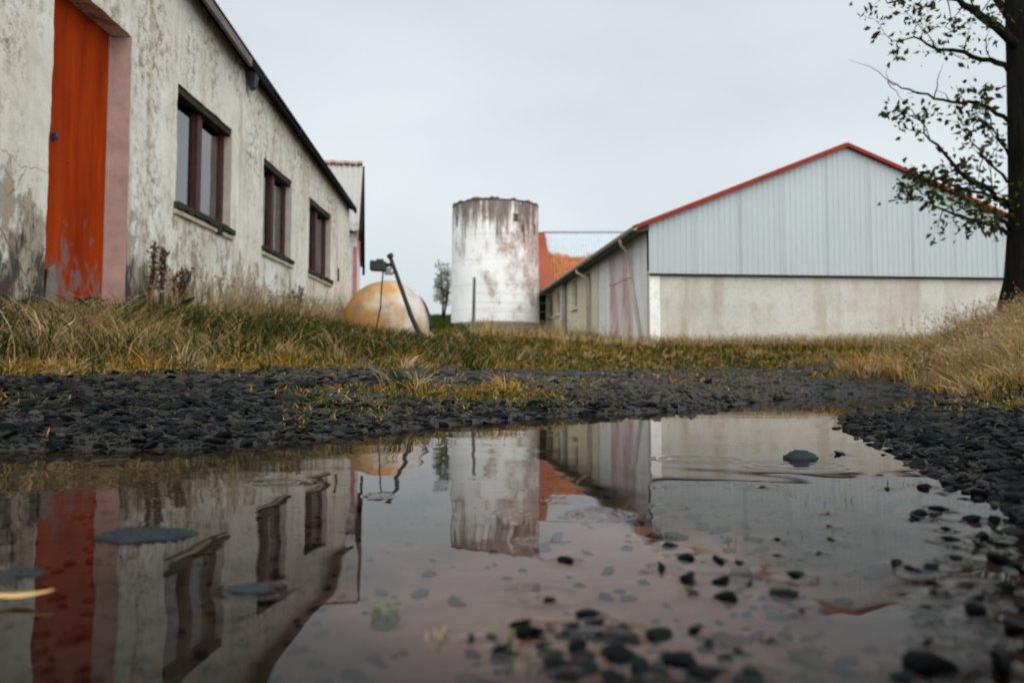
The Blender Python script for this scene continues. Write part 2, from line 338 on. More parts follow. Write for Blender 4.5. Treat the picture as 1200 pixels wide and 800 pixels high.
M = dict(
    plaster=m_plaster(), pink=m_plain('pink_reveal_paint', (0.44, 0.30, 0.275), 0.85, 0.18, 6, bump=0.3),
    reveal=m_plain('window_reveal_paint', (0.46, 0.41, 0.38), 0.85, 0.2, 6, bump=0.3),
    door=m_door(), frame=m_plain('dark_red_frame_paint', (0.055, 0.016, 0.012), 0.55, 0.5, 7),
    mossy=m_plain('mossy_black_timber', (0.022, 0.026, 0.015), 0.9, 0.6, 12, bump=0.6),
    sill=m_plain('pale_sill_concrete', (0.47, 0.42, 0.33), 0.9, 0.35, 10, bump=0.4),
    fascia=m_plain('black_fascia_board', (0.012, 0.011, 0.012), 0.9, 0.5, 6, spec=0.08), strip=m_plain('grey_gutter_board', (0.16, 0.14, 0.125), 0.85, 0.4, 9),
    soffit=m_plain('dark_green_soffit_boards', (0.10, 0.105, 0.085), 0.9, 0.3, 6),  # dark green boards under the barn eave
    glass=m_glass(), curtain=m_plain('pale_curtain_cloth', (0.84, 0.80, 0.80), 0.95, 0.06, 4), dark=m_plain('dark_interior', (0.02, 0.019, 0.018), 0.95, 0.2, 3),
    blue=m_plain('blue_handle', (0.02, 0.06, 0.16), 0.45), wood=m_plain('bare_grey_wood', (0.20, 0.175, 0.15), 0.9, 0.35, 14, bump=0.5),
    iron=m_rusty('grey_corrugated_iron', (0.40, 0.40, 0.40), (0.30, 0.16, 0.12), 0.55, 0.75, 1.2), pinktrim=m_plain('faded_red_trim', (0.50, 0.19, 0.165), 0.75, 0.25, 5),
    white=m_concrete('white_render', (0.81, 0.82, 0.82), (0.87, 0.88, 0.885), (0.44, 0.41, 0.36), amount=0.4),
    tank=m_tank(), blackmetal=m_plain('black_metal', (0.012, 0.014, 0.014), 0.5, 0.4, 10), cable=m_plain('black_cable', (0.02, 0.018, 0.016), 0.6),
    silo=m_silo(), silobase=m_concrete('bare_silo_concrete', (0.24, 0.21, 0.17), (0.33, 0.29, 0.235), (0.13, 0.11, 0.085)),
    moss=m_plain('dark_moss_rim', (0.075, 0.066, 0.05), 0.95, 0.6, 3, bump=0.8),
    clad=m_cladding(), concrete=m_concrete('pale_board_marked_concrete', (0.47, 0.47, 0.445), (0.575, 0.575, 0.55), (0.33, 0.285, 0.21), amount=0.8),
    cream=m_concrete('cream_render', (0.70, 0.63, 0.46), (0.78, 0.71, 0.54), (0.36, 0.29, 0.18), amount=0.5),
    redroof=m_rusty('red_roof_sheet', (0.36, 0.05, 0.04), (0.27, 0.06, 0.03), 0.55, 0.75, 0.9), redtrim=m_plain('red_barge_paint', (0.23, 0.034, 0.028), 0.9, 0.15, 3, spec=0.08),
    gutter=m_plain('cream_gutter', (0.42, 0.41, 0.35), 0.6, 0.25, 5), fadeddoor=m_faded_door(), reddoor=m_plain('dull_red_door', (0.20, 0.045, 0.02), 0.8, 0.3, 5),
    winframe=m_plain('white_window_frame', (0.62, 0.62, 0.6), 0.6, 0.1, 5), graypipe=m_plain('grey_pipe', (0.24, 0.25, 0.27), 0.6, 0.2, 5),
    blueroof=m_rusty('rusting_blue_grey_roof', (0.46, 0.52, 0.58), (0.46, 0.145, 0.03), 0.47, 0.58, 0.55, zbias=(4.3, 5.6, 0.30, -0.28)),
    rustroof=m_rusty('rusted_red_roof', (0.36, 0.085, 0.04), (0.30, 0.07, 0.035), 0.4, 0.7, 0.5), brightred=m_plain('bright_red_trim', (0.42, 0.03, 0.03), 0.6, 0.15),
    postwood=m_plain('grey_post', (0.10, 0.105, 0.115), 0.9, 0.3, 9), wire=m_plain('fence_wire', (0.14, 0.14, 0.14), 0.5),
    ground=m_ground(), water=m_water(), stone=m_stone('wet_slate_stone', (0.0045, 0.0066, 0.0072), 0.5), pebble=m_stone('wet_basalt_pebble', (0.003, 0.005, 0.0052), 0.5),
    trackstone=m_stone('grey_track_stone', (0.05, 0.048, 0.047), 0.7), awash=m_stone('pale_wet_slate', (0.022, 0.031, 0.037), 0.5), ridge=m_plain('weathered_ridge_tin', (0.40, 0.24, 0.21), 0.8, 0.3, 5), blade=m_blade(), bark=m_bark(), darkleaf=m_plain('dark_weed_leaf', (0.028, 0.058, 0.018), 0.6, 0.5, 12), drystalk=m_plain('brown_dry_stalk', (0.06, 0.028, 0.013), 0.9, 0.5, 12),
    straw=m_plain('straw', (0.36, 0.25, 0.12), 0.9, 0.3, 12), yellowleaf=m_plain('yellow_willow_leaf', (0.68, 0.44, 0.16), 0.55, 0.25, 30), orangeleaf=m_plain('orange_leaf', (0.62, 0.17, 0.05), 0.6, 0.2, 30),
)
# ------------------------------------------------------------------ terrain
SHORE = np.array([(-1.8, .5), (-1.6, 1.1), (-1.2, 1.28), (-.79, 1.32), (-.54, 1.35), (-.37, 1.48), (-.26, 1.74), (-.12, 2.03), (.09, 2.31), (.42, 2.6), (.77, 3.08),
                  (1.05, 3.6), (1.4, 4.3), (1.75, 4.75), (2.1, 4.8), (2.05, 4.2), (1.75, 3.55), (1.42, 2.95), (.94, 2.42), (.79, 2.0), (.67, 1.6), (.585, 1.3),
                  (.52, 1.05), (.46, .83), (.43, .6), (.38, .3), (.3, -.4), (-1.4, -.4)], float)
ROAD = np.array([(-6, 1.3), (-3, 1.75), (-1.3, 2.15), (0.2, 4.0), (2.2, 7.2), (5, 9.6), (9, 11.2), (16, 12.5)], float)
CTRL = np.array([  # x, y, height: ground levels read along walls, banks and track
    (-3.2, 1, .22), (-3.2, 3, .34), (-3.2, 5.8, .55), (-3.2, 8, .66), (-3.2, 10, .76), (-3.2, 13, .90), (-3.2, 16.5, 1.05), (-2.4, 4.2, .30), (-2.0, 3.4, .15), (-1.5, 2.75, .098), (-1.1, 2.1, .06), (-.6, 1.7, .035),
    (-.5, 3.4, .10), (-1.5, 4.6, .24), (-1.6, 8, .38), (-2, 12, .54), (-2.1, 15, .64), (-1, 6, .22), (.3, 4.6, .088), (0.1, 3.2, .055), (1.0, 5, .085), (1.6, 6.2, .10), (2.2, 7.2, .108), (5, 9.6, .122), (9, 11.2, .15), (0, 8, .23), (0, 12, .42),
    (0, 17, .60), (3, 11, .25), (4.5, 14, .36), (6, 18, .55), (3, 25, .86), (10, 25, .86), (18, 26, .9), (0, 25, 1.15), (3, 35, 1.6), (0, 36, 1.75), (-1, 42, 2.2), (2, 46, 2.1), (-5, 30, 1.5), (-10, 50, 3.0),
    (1.6, 1.2, .012), (1.2, 1.7, .010), (1.6, 2.4, .018), (2.6, 2.4, .06), (2.3, 3.1, .07), (2.6, 4.0, .14), (3.3, 4.2, .26), (2.9, 5.4, .17), (4, 6, .46), (4.8, 8, .66), (6, 7, .72), (3.6, 8, .24), (5, 3, .42), (7, 5, .8), (4.6, 11, .25), (9, 8.5, .6),
    (1, -2, .05), (-3, -2, .15), (5, -3, .3), (12, 3, .9), (-12, 5, .8), (-12, 20, 1.3), (25, 15, 1.0), (25, 40, 1.6), (-30, 60, 3.5), (0, 62, 3.9), (-6, 75, 4.9), (6, 75, 4.7), (40, 80, 4), (-60, 100, 5), (0, 110, 6.3), (60, 110, 5), (0, 200, 6), (150, 200, 5), (-150, 200, 5)], float)
def _k(d): return np.sqrt(d * d + 0.15)
_A = np.zeros((len(CTRL) + 3, len(CTRL) + 3)); _P = CTRL[:, :2]
_D = np.hypot(_P[:, None, 0] - _P[None, :, 0], _P[:, None, 1] - _P[None, :, 1])
_A[:len(CTRL), :len(CTRL)] = _k(_D); _A[:len(CTRL), len(CTRL)] = 1; _A[:len(CTRL), len(CTRL) + 1:] = _P; _A[len(CTRL):, :len(CTRL)] = _A[:len(CTRL), len(CTRL):].T
_W = np.linalg.solve(_A, np.concatenate([CTRL[:, 2], np.zeros(3)]))
def base_h(x, y):
    o = np.full(x.shape, _W[len(CTRL)]) + _W[len(CTRL) + 1] * x + _W[len(CTRL) + 2] * y
    for i in range(len(CTRL)): o = o + _W[i] * _k(np.hypot(x - CTRL[i, 0], y - CTRL[i, 1]))
    return o
def seg_dist(x, y, P, closed):
    n = len(P); best = np.full(x.shape, 1e9); ins = np.zeros(x.shape, bool)
    for i in range(n if closed else n - 1):
        a, b = P[i], P[(i + 1) % n]; dx, dy = b - a
        t = np.clip(((x - a[0]) * dx + (y - a[1]) * dy) / (dx * dx + dy * dy), 0, 1)
        best = np.minimum(best, np.hypot(x - a[0] - t * dx, y - a[1] - t * dy))
        if closed and dy != 0:
            c = ((a[1] > y) != (b[1] > y)) & (x < dx * (y - a[1]) / dy + a[0]); ins ^= c
    return best, ins
_wv = [(RNG.uniform(-1, 1, 2) * s, RNG.uniform(0, 6.28), 1 / s) for s in (2, 4, 7, 11, 18, 30, 45) for _ in range(3)]
def wob(x, y, lo=0, hi=21):
    o = np.zeros(x.shape)
    for (k, p, a) in _wv[lo:hi]: o = o + a * np.sin(k[0] * x + k[1] * y + p + 1.7 * np.sin(0.6 * k[1] * x - 0.7 * k[0] * y))
    return o
def shore_sd(x, y):
    d, ins = seg_dist(x, y, SHORE, True)
    return np.where(ins, -d, d) + 0.035 * wob(x, y, 9, 21) * np.clip(0.4 + y * 0.35, 0.4, 1.3)
def sstep(v, a, b):
    t = np.clip((v - a) / (b - a), 0, 1); return t * t * (3 - 2 * t)
def ground_h(x, y):
    sd = shore_sd(x, y)
    b = base_h(x, y) + 0.012 * wob(x, y, 3, 21) * sstep(sd, 0.0, 0.6)
    out_ = 0.004 + np.maximum(b, 0.006) * sstep(sd, -0.02, 0.55) + 0.010 * sstep(sd, 0.0, 0.06)
    dep = -0.032 * sstep(-sd, 0.0, 0.22) + 0.004 * wob(x, y, 12, 21)
    dep = dep + 0.031 * np.exp(-(((x - 0.055) / 0.11) ** 2 + ((y - 0.30) / 0.10) ** 2)) + 0.029 * np.exp(-(((x - 0.25) / 0.09) ** 2 + ((y - 0.33) / 0.10) ** 2))
    inn = np.minimum(dep, -0.0012 - 0.004 * sstep(-sd, 0, 0.05) * sstep(y, .5, .8))
    return np.where(sd > 0, out_, inn * sstep(-sd, -0.01, 0.03) - 0.001)
def zones(x, y):
    """gravel weight and turf weight"""
    sd = shore_sd(x, y); rd, _ = seg_dist(x, y, ROAD, False)
    wv = wob(x, y, 0, 12)
    left = (x < 0.6 + 0.35 * y)
    hw = 0.40 + 0.050 * np.clip(y, 0, 12)
    road = 1 - sstep(rd + 0.12 * wv + 0.10 * wob(x * 2.3, y * 2.3, 0, 12), hw - 0.16, hw + 0.16)
    bank = np.where(left, 1 - sstep(sd + 0.16 * wv, 0.22, 0.55), (1 - sstep(y + 0.14 * wv - 0.04 * x, 2.65, 2.95)))
    near_left = (x < -0.1) & (y < 3.2) & (rd < 2)
    g = np.maximum(road, bank)
    g = np.where(near_left & (sstep(rd, 0, .1) >= 0) & (y + .08 * wv < 2.5), 1.0, g)
    return g, 1 - g

def moss_w(x, y):
    sd = shore_sd(x, y); pn = wob(x * 1.6, y * 1.6, 0, 12); lefts = x < .6 + .35 * y
    a = np.where(lefts, np.exp(-((sd - .60) / .36) ** 2) * sstep(x, -1.7, -.2), 1.0 * sstep(x, .7, 1.3) * (y < 2.9)) * np.clip(pn * 1.8 + .65, 0, 1)
    return a + .18 * (pn > .35) * (y < 4) * (sd > .1)
def axis(parts): return np.unique(np.concatenate([np.linspace(a, b, n) for a, b, n in parts]))
gx = axis([(-250, -20, 14), (-20, -5, 22), (-5, -2, 60), (-2, 2.5, 175), (2.5, 6, 70), (6, 22, 30), (22, 250, 14)])
gy = axis([(-8, -.5, 14), (-.5, .2, 18), (.2, 1.2, 70), (1.2, 3.2, 95), (3.2, 8, 85), (8, 20, 60), (20, 60, 50), (60, 260, 26)])
GX, GY = np.meshgrid(gx, gy); GZ = ground_h(GX, GY)
nx, ny = len(gx), len(gy)
idx = np.arange(nx * ny).reshape(ny, nx)
F = np.stack([idx[:-1, :-1], idx[:-1, 1:], idx[1:, 1:], idx[1:, :-1]], -1).reshape(-1, 4)
rdg, _ = seg_dist(GX, GY, ROAD, False)
me = np_mesh('ground', np.stack([GX, GY, GZ], -1).reshape(-1, 3), F)
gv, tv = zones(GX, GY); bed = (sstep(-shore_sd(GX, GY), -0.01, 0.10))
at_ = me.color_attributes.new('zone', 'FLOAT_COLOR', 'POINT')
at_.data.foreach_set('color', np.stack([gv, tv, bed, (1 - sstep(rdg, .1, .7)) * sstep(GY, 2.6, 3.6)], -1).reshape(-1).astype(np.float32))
sa_ = me.attributes.new('bed_refl_pale', 'FLOAT', 'POINT'); sa_.data.foreach_set('value', (1.15 * np.exp(-((GX - .05 - .12 * (GY - .6)) / (.10 + .08 * GY)) ** 2 - ((GY - .66) / .30) ** 2)).ravel().astype(np.float32))  # mask placing the pale bed tone where the sky is reflected
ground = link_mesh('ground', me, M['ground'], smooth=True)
tag(ground, 'uneven farmyard ground of gravel, turf and puddle bed', 'ground', kind='structure')

def gz(x, y): return float(ground_h(np.array([float(x)]), np.array([float(y)]))[0])

# ------------------------------------------------------------------ pebbles standing in the puddle (positions first: the water climbs up them)
PEB = []   # px, py, half width px, height ratio, family
for t in [(782, 640, 12, .5, 'a'), (775, 667, 14, .7, 'a'), (800, 655, 13, .45, 'a'), (842, 657, 14, .35, 'a'), (868, 660, 10, .4, 'a'), (806, 678, 15, .4, 'a'), (846, 682, 14, .45, 'a'),
          (848, 702, 17, .8, 'a'), (877, 686, 12, .45, 'a'), (810, 697, 10, .35, 'a'), (920, 699, 17, .3, 'a'), (939, 719, 10, .3, 'a'), (934, 673, 12, .8, 'a'), (664, 659, 13, .4, 'a'),
          (643, 705, 13, .5, 'a'), (1051, 662, 11, .75, 'a'), (896, 571, 9, .35, 'b'), (986, 533, 11, .3, 'b'), (977, 633, 9, .35, 'b'), (976, 618, 7, .3, 'b'), (968, 602, 7, .3, 'b'), (958, 648, 8, .35, 'b'),
          (1084, 571, 10, .8, 'b'), (1040, 573, 8, .35, 'b'), (1104, 579, 6, .6, 'b'), (1030, 557, 7, .4, 'b'), (913, 651, 8, .3, 'b'), (907, 632, 8, .3, 'b'), (1088, 596, 8, .35, 'b'),
          (690, 722, 16, .35, 'c'), (735, 746, 22, .4, 'c'), (772, 750, 26, .4, 'c'), (670, 738, 20, .35, 'c'), (700, 748, 14, .4, 'c'), (627, 742, 22, .4, 'c'), (608, 733, 16, .4, 'c'), (700, 732, 22, .25, 'c'),
          (675, 765, 20, .4, 'c'), (728, 770, 24, .45, 'c'), (790, 778, 34, .35, 'c'), (828, 758, 18, .4, 'c'), (846, 775, 16, .45, 'c'), (690, 788, 26, .45, 'c'), (750, 792, 30, .45, 'c'), (640, 762, 18, .4, 'c'),
          (585, 763, 14, .3, 'c'), (880, 780, 9, .4, 'c'), (650, 783, 22, .4, 'c'), (880, 795, 24, .4, 'c'), (820, 793, 26, .4, 'c'),
          (1100, 782, 36, .35, 'd'), (1175, 775, 40, .5, 'd'), (1060, 795, 22, .3, 'd'), (1150, 720, 20, .4, 'd'), (1185, 735, 22, .5, 'd'), (1120, 655, 13, .4, 'd'), (1150, 640, 16, .4, 'd'), (1180, 660, 20, .4, 'd'),
          (1130, 690, 14, .35, 'd'), (1172, 690, 16, .4, 'd'), (1190, 625, 16, .5, 'd'), (1140, 610, 12, .5, 'd'), (1105, 632, 11, .35, 'd'), (1165, 610, 12, .5, 'd')]:
    PEB.append(t)
_rp = random.Random(77)
for _ in range(34): _a, _b = _rp.gauss(0, 1), _rp.random(); PEB.append((720 + 75 * _a, 735 + 68 * _b, _rp.uniform(7, 16), _rp.uniform(.3, .55), 'e'))
for _ in range(34): PEB.append((1200 - 130 * _rp.random() ** 1.2 , 590 + 205 * _rp.random(), _rp.uniform(6, 15), _rp.uniform(.3, .5), 'f'))
PW = [(at_w(px, py), hw, r, fam) for px, py, hw, r, fam in PEB]

# ------------------------------------------------------------------ puddle: one still sheet with rain rings and a meniscus at each pebble
def water_mesh():
    ys = []; y = 0.16
    while y < 1.35: ys.append(y); y *= 1.0066
    while y < 5.2: ys.append(y); y *= 1.011
    ys = np.array(ys); us = np.linspace(-1.05, 1.0, 660)
    Yg, Ug = np.meshgrid(ys, us, indexing='ij'); Xg = Ug * (0.72 * Yg + 0.02)
    Z = np.zeros_like(Xg)
    r2 = np.random.default_rng(3)
    fade = np.clip(0.85 / Yg, 0.10, 1.0) ** 1.4
    for i in range(26):                                        # faint wind and rain chop
        lam = r2.uniform(0.05, 0.22); th = r2.normal(math.pi / 2, 0.75); k = 2 * math.pi / lam
        Z += 0.000017 * lam / 0.1 * np.sin(k * (math.cos(th) * Xg + math.sin(th) * Yg) + r2.uniform(0, 6.28) + 1.5 * np.sin(3 * Xg + i)) * fade
    rings = [(705, 603, 44, 5, 1.0), (787, 593, 23, 2, .8), (655, 586, 22, 4, .8), (446, 581, 18, 2, .8), (330, 565, 38, 3, .4), (742, 489, 14, 2, .7), (690, 652, 34, 2, .25), (640, 698, 55, 2, .25), (512, 521, 16, 2, .6),
             (930, 545, 55, 4, .5), (820, 538, 50, 3, .5), (630, 633, 26, 2, .35), (780, 572, 14, 2, .5), (130, 540, 30, 2, .3), (300, 690, 45, 2, .25), (860, 520, 24, 2, .5), (1000, 600, 22, 2, .5), (560, 560, 18, 2, .3), (470, 640, 30, 2, .2), (840, 590, 20, 3, .5), (905, 600, 14, 2, .6), (880, 625, 18, 2, .5), (960, 655, 24, 2, .5), (1000, 640, 14, 2, .6), (820, 615, 12, 2, .6), (745, 640, 20, 2, .4), (1040, 610, 16, 2, .5), (600, 600, 24, 3, .35), (660, 560, 14, 2, .5)]
    for px, py, rx, nw, amp in rings:
        c = at_w(px, py); R0 = rx / FPX * c.y
        r = np.hypot(Xg - c.x, Yg - c.y); lam = R0 / (nw * 0.75)
        Z += amp * 0.0008 * (lam / 0.02) * np.sin(2 * math.pi * r / lam) * np.exp(-((r - R0 * 0.72) / (R0 * 0.34)) ** 2)
    for p, hw, rt, fam in PW:
        R0 = hw / FPX * p.y; r = np.hypot(Xg - p.x, Yg - p.y)
        Z += 0.0007 * np.exp(-np.clip(r - R0 * 0.92, 0, 1) / 0.0042)
    sd = shore_sd(Xg, Yg); keep = sd < 0.05
    n0, n1 = Xg.shape; ix = np.arange(n0 * n1).reshape(n0, n1)
    Fq = np.stack([ix[:-1, :-1], ix[:-1, 1:], ix[1:, 1:], ix[1:, :-1]], -1)
    k4 = (keep[:-1, :-1] | keep[:-1, 1:] | keep[1:, 1:] | keep[1:, :-1])
    Fq = Fq[k4]
    used = np.unique(Fq); mp_ = np.full(n0 * n1, -1); mp_[used] = np.arange(len(used))
    Vv = np.stack([Xg, Yg, Z], -1).reshape(-1, 3)[used]
    return np_mesh('puddle_water', Vv, mp_[Fq])
water = link_mesh('puddle_water', water_mesh(), M['water'], smooth=True)
tag(water, 'still dark puddle with rain rings across the gravel yard', 'water', kind='structure')
# the water also reaches a little way behind and beside the camera
mb = MB()
for a, b, c, d in [(-1.9, 0.5, -0.5, 0.1605), ]:
    mb.add([(a, c, 0), (b, c, 0), (b, d, 0), (a, d, 0)], [(0, 1, 2, 3)])
mb.add([(-1.9, 0.1605, 0), (-0.139, 0.1605, 0), (-0.99, 1.30, 0), (-1.9, 1.30, 0)], [(0, 1, 2, 3)])
o = mb.build('water_edge', M['water'], water)

# ------------------------------------------------------------------ generic wall with openings
def wall_mesh(s0, s1, z0, ztop, openings, place, depth, step=0.09, rough=0.0, edge=0.0, seed=1, step_z=None):
    """upright wall along s, openings (sa, sb, za, zb) with reveals running inward; place(s, z, inward) -> xyz"""
    rs = np.random.default_rng(seed); step_z = step_z or step
    def breaks(a, b, cuts, st):
        c = sorted({a, b, *[v for v in cuts if a < v < b]}); o_ = []
        for p, q in zip(c[:-1], c[1:]):
            n = max(1, int(round((q - p) / st))); o_ += [p + (q - p) * i / n for i in range(n)]
        return o_ + [b]
    S = breaks(s0, s1, [v for o_ in openings for v in o_[:2]], step)
    zmax = min(ztop(s0), ztop(s1), ztop((s0 + s1) / 2)); Zs = breaks(z0, zmax - 0.02, [v for o_ in openings for v in o_[2:]], step_z) + [None]
    vid = {}; V = []; Fc = []
    def vert(i, j):
        if (i, j) in vid: return vid[(i, j)]
        s_, z_ = S[i], (Zs[j] if Zs[j] is not None else ztop(S[i]))
        on = False
        for (a, b, c, d) in openings:
            if a - 1e-6 <= s_ <= b + 1e-6 and c - 1e-6 <= z_ <= d + 1e-6: on = True
        js = rs.normal(0, edge) if on else 0; jz = rs.normal(0, edge) if on else 0
        q = mnoise.noise(Vector((s_ * 1.3, z_ * 1.3, seed))) + 0.5 * mnoise.noise(Vector((s_ * 4, z_ * 4, seed)))
        V.append(place(s_ + js, z_ + jz, -rough * q)); vid[(i, j)] = len(V) - 1; return len(V) - 1
    rim = []
    for i in range(len(S) - 1):
        for j in range(len(Zs) - 1):
            sm = (S[i] + S[i + 1]) / 2; zm = ((Zs[j] + (Zs[j + 1] if Zs[j + 1] is not None else Zs[j] + .05)) / 2)
            if any(a < sm < b and c < zm < d for a, b, c, d in openings):
                for (p, q, di, dj) in (((i, j), (i + 1, j), 0, -1), ((i + 1, j), (i + 1, j + 1), 1, 0), ((i + 1, j + 1), (i, j + 1), 0, 1), ((i, j + 1), (i, j), -1, 0)):
                    i2, j2 = i + di, j + dj
                    if 0 <= i2 < len(S) - 1 and 0 <= j2 < len(Zs) - 1:
                        s2 = (S[i2] + S[i2 + 1]) / 2; z2 = ((Zs[j2] + (Zs[j2 + 1] if Zs[j2 + 1] is not None else Zs[j2] + .05)) / 2)
                        if not any(a < s2 < b and c < z2 < d for a, b, c, d in openings): rim.append((p, q))
                continue
            Fc.append((vert(i, j), vert(i + 1, j), vert(i + 1, j + 1), vert(i, j + 1)))
    inner = {}
    def inn(k):
        if k not in inner:
            zz = Zs[k[1]] if Zs[k[1]] is not None else ztop(S[k[0]])
            V.append(place(S[k[0]], zz, depth)); inner[k] = len(V) - 1
        return inner[k]
    for p, q in rim: Fc.append((vert(*p), vert(*q), inn(q), inn(p)))
    m_ = bpy.data.meshes.new('wall'); m_.from_pydata([tuple(v) for v in V], [], Fc); m_.update()
    return m_

# ------------------------------------------------------------------ long whitewashed farm building
WX = -3.2
def wl(px, py): p = at_x(px, py, WX); return p.y, p.z
d0, d1 = wl(57, 200)[0], wl(151, 200)[0]; dz1 = wl(157, 45)[1]; dz0 = wl(50, 350)[1]
wins = []
for (xl, xr, yt, yb) in ((206, 272, 100, 240), (309, 343, 181, 289), (363, 389, 232, 315)):
    wins.append((wl(xl, 200)[0], wl(xr, 200)[0], 0, 0))
zt = sum(wl(px, py)[1] for px, py in ((208, 100), (310, 181), (363, 232))) / 3; zb = sum(wl(px, py)[1] for px, py in ((203, 240), (308, 288), (362, 315))) / 3
wins = [(a, b, zb, zt) for a, b, _, _ in wins]
y_end = wl(409, 300)[0]
EX = WX + 0.10                                                     # eave overhang line
e0 = at_x(236, 0, EX); e1 = at_x(411, 243, EX)
def eave_z(y): return e0.z + (e1.z - e0.z) * (y - e0.y) / (e1.y - e0.y)
def wtop(y): return eave_z(y) + 0.10
farm = empty('farm_building', (WX, d0, dz0))
tag(farm, 'long whitewashed farm building with peeling walls, red door and three windows', 'building')
def pl_farm(s_, z_, inward): return (-inward, s_ - d0, z_ - dz0)
Y0 = 1.0
wall = link_mesh('wall', wall_mesh(Y0, y_end, 0.1, wtop, [(d0, d1, dz0, dz1)] + wins, pl_farm, 0.20, 0.07, 0.010, 0.004, 4), M['plaster'], farm, smooth=False)
wall['label'] = 'peeling stained whitewashed long wall'
mb = MB()     # the other three walls, closing the building
L = y_end - d0; N_ = Y0 - d0
def bxw(x0, x1, ya, yb):
    za, zb_ = wtop(ya + d0) - dz0, wtop(yb + d0) - dz0
    mb.hexa([(x0, ya, -0.6), (x1, ya, -0.6), (x1, yb, -0.6), (x0, yb, -0.6)], [(x0, ya, za), (x1, ya, za), (x1, yb, zb_), (x0, yb, zb_)])
bxw(-7.0, -0.012, L - 0.25, L - 0.004); bxw(-7.0, -0.012, N_ + 0.004, N_ + 0.25); bxw(-7.25, -7.0, N_, L)
mb.build('end_wall', M['white'], farm)
MB().box(-6.9, -0.6, N_ + .3, L - .3, -0.3, -0.25).build('floor', M['dark'], farm)
MB().box(-1.6, -1.5, N_ + .3, L - .3, -0.25, 2.9).build('inner_partition', M['dark'], farm)
# roof and eave
ra, rb = N_ - .3, L + 0.05
za, zb2 = eave_z(ra + d0) - dz0, eave_z(rb + d0) - dz0
mb = MB(); ox = EX - WX
mb.hexa([(ox, ra, za + .10), (ox, rb, zb2 + .04), (-3.6, rb, zb2 + 1.5), (-3.6, ra, za + 1.5)][::-1], [(ox, ra, za + .17), (ox, rb, zb2 + .092), (-3.6, rb, zb2 + 1.6), (-3.6, ra, za + 1.6)][::-1])
mb.hexa([(-3.6, ra, za + 1.5), (-3.6, rb, zb2 + 1.5), (-7.6, rb, zb2 + .05), (-7.6, ra, za + .05)][::-1], [(-3.6, ra, za + 1.6), (-3.6, rb, zb2 + 1.6), (-7.6, rb, zb2 + .15), (-7.6, ra, za + .18)][::-1])
roof = mb.build('roof', M['fascia'], farm)
mb = MB(); mb.hexa([(ox, ra, za), (ox + .035, ra, za), (ox + .035, rb, zb2), (ox, rb, zb2)], [(ox, ra, za + .18), (ox + .035, ra, za + .18), (ox + .035, rb, zb2 + .10), (ox, rb, zb2 + .10)])
mb.build('fascia_board', M['fascia'], roof)
mb = MB(); mb.hexa([(0.014, ra, za + .075), (ox - .004, ra, za + .075), (ox - .004, rb, zb2 + .075), (0.014, rb, zb2 + .075)], [(0.014, ra, za + .097), (ox - .004, ra, za + .097), (ox - .004, rb, zb2 + .097), (0.014, rb, zb2 + .097)])
mb.build('soffit', M['fascia'], roof)
def ev(y, up=0.0): return eave_z(y + d0) - dz0 + up
# remains of a grey gutter board and its bracket hanging from the eave
ga, gb = ra + 2, at_x(288, 70, EX).y - d0
mb = MB(); mb.hexa([(ox + .04, ga, ev(ga, -.02)), (ox + .075, ga, ev(ga, -.02)), (ox + .075, gb, ev(gb, -.06)), (ox + .04, gb, ev(gb, -.06))],
                   [(ox + .04, ga, ev(ga, .07)), (ox + .075, ga, ev(ga, .07)), (ox + .075, gb, ev(gb, .03)), (ox + .04, gb, ev(gb, .03))])
mb.build('gutter_board', M['strip'], roof)['label'] = 'broken length of grey gutter board'
gc = at_x(298, 90, EX).y - d0
mb = MB(); mb.hexa([(ox - .05, gc, ev(gc, -.20)), (ox, gc, ev(gc, -.17)), (ox, gc + .09, ev(gc, -.17)), (ox - .05, gc + .09, ev(gc, -.19))], [(ox - .10, gc - .05, ev(gc, .02)), (ox + .03, gc - .05, ev(gc, .02)), (ox + .03, gc + .12, ev(gc, .02)), (ox - .10, gc + .12, ev(gc, .02))])
mb.build('gutter_bracket', M['blackmetal'], roof)
for k in range(3):
    a = gc + .6 + k * 1.5; MB().tube([(ox + .075, a, ev(a, .02)), (ox + .075, a + 1.35, ev(a + 1.35, .02))], .018, 8).build('gutter_pipe', M['fascia'], roof)
# door in its recess
dl = d1 - d0
dr = MB()
segs = 14; vs_ = []; rs = random.Random(5)
for i in range(segs + 1):
    t = i / segs; notch = 0.06 + 0.05 * math.sin(t * 9) + rs.uniform(-.015, .02) + (0.16 * math.exp(-((t - .30) / .07) ** 2))
    vs_.append((t, notch))
y_a, y_b = -0.02, dl - 0.055
for i in range(segs):
    (t0, n0), (t1, n1) = vs_[i], vs_[i + 1]; ya, yb = y_a + (y_b - y_a) * t0, y_a + (y_b - y_a) * t1
    dr.hexa([(-.215, ya, n0), (-.170, ya, n0), (-.170, yb, n1), (-.215, yb, n1)], [(-.215, ya, dz1 - dz0 + .02), (-.170, ya, dz1 - dz0 + .02), (-.170, yb, dz1 - dz0 + .02), (-.215, yb, dz1 - dz0 + .02)])
door = dr.build('door', M['door'], farm); door['label'] = 'scuffed orange-red plank door'
bmx = bmesh.new(); bmx.from_mesh(door.data); bmesh.ops.remove_doubles(bmx, verts=bmx.verts, dist=1e-5); bmx.to_mesh(door.data); bmx.free()
MB().box(-.168, -.13, 0.322, 0.340, 1.19, 1.25).box(-.135, -.115, 0.324, 0.338, 1.20, 1.22).build('handle', M['blue'], door, bevel=.006)
mb = MB(); mb.hexa([(-.162, .29, 0), (-.152, .29, 0), (-.152, .47, 0), (-.162, .47, 0)], [(-.166, .33, .25), (-.156, .33, .25), (-.156, .41, .29), (-.166, .41, .29)]); mb.build('wood_patch', M['wood'], door)['label'] = 'bare grey wood showing at the foot of the door'
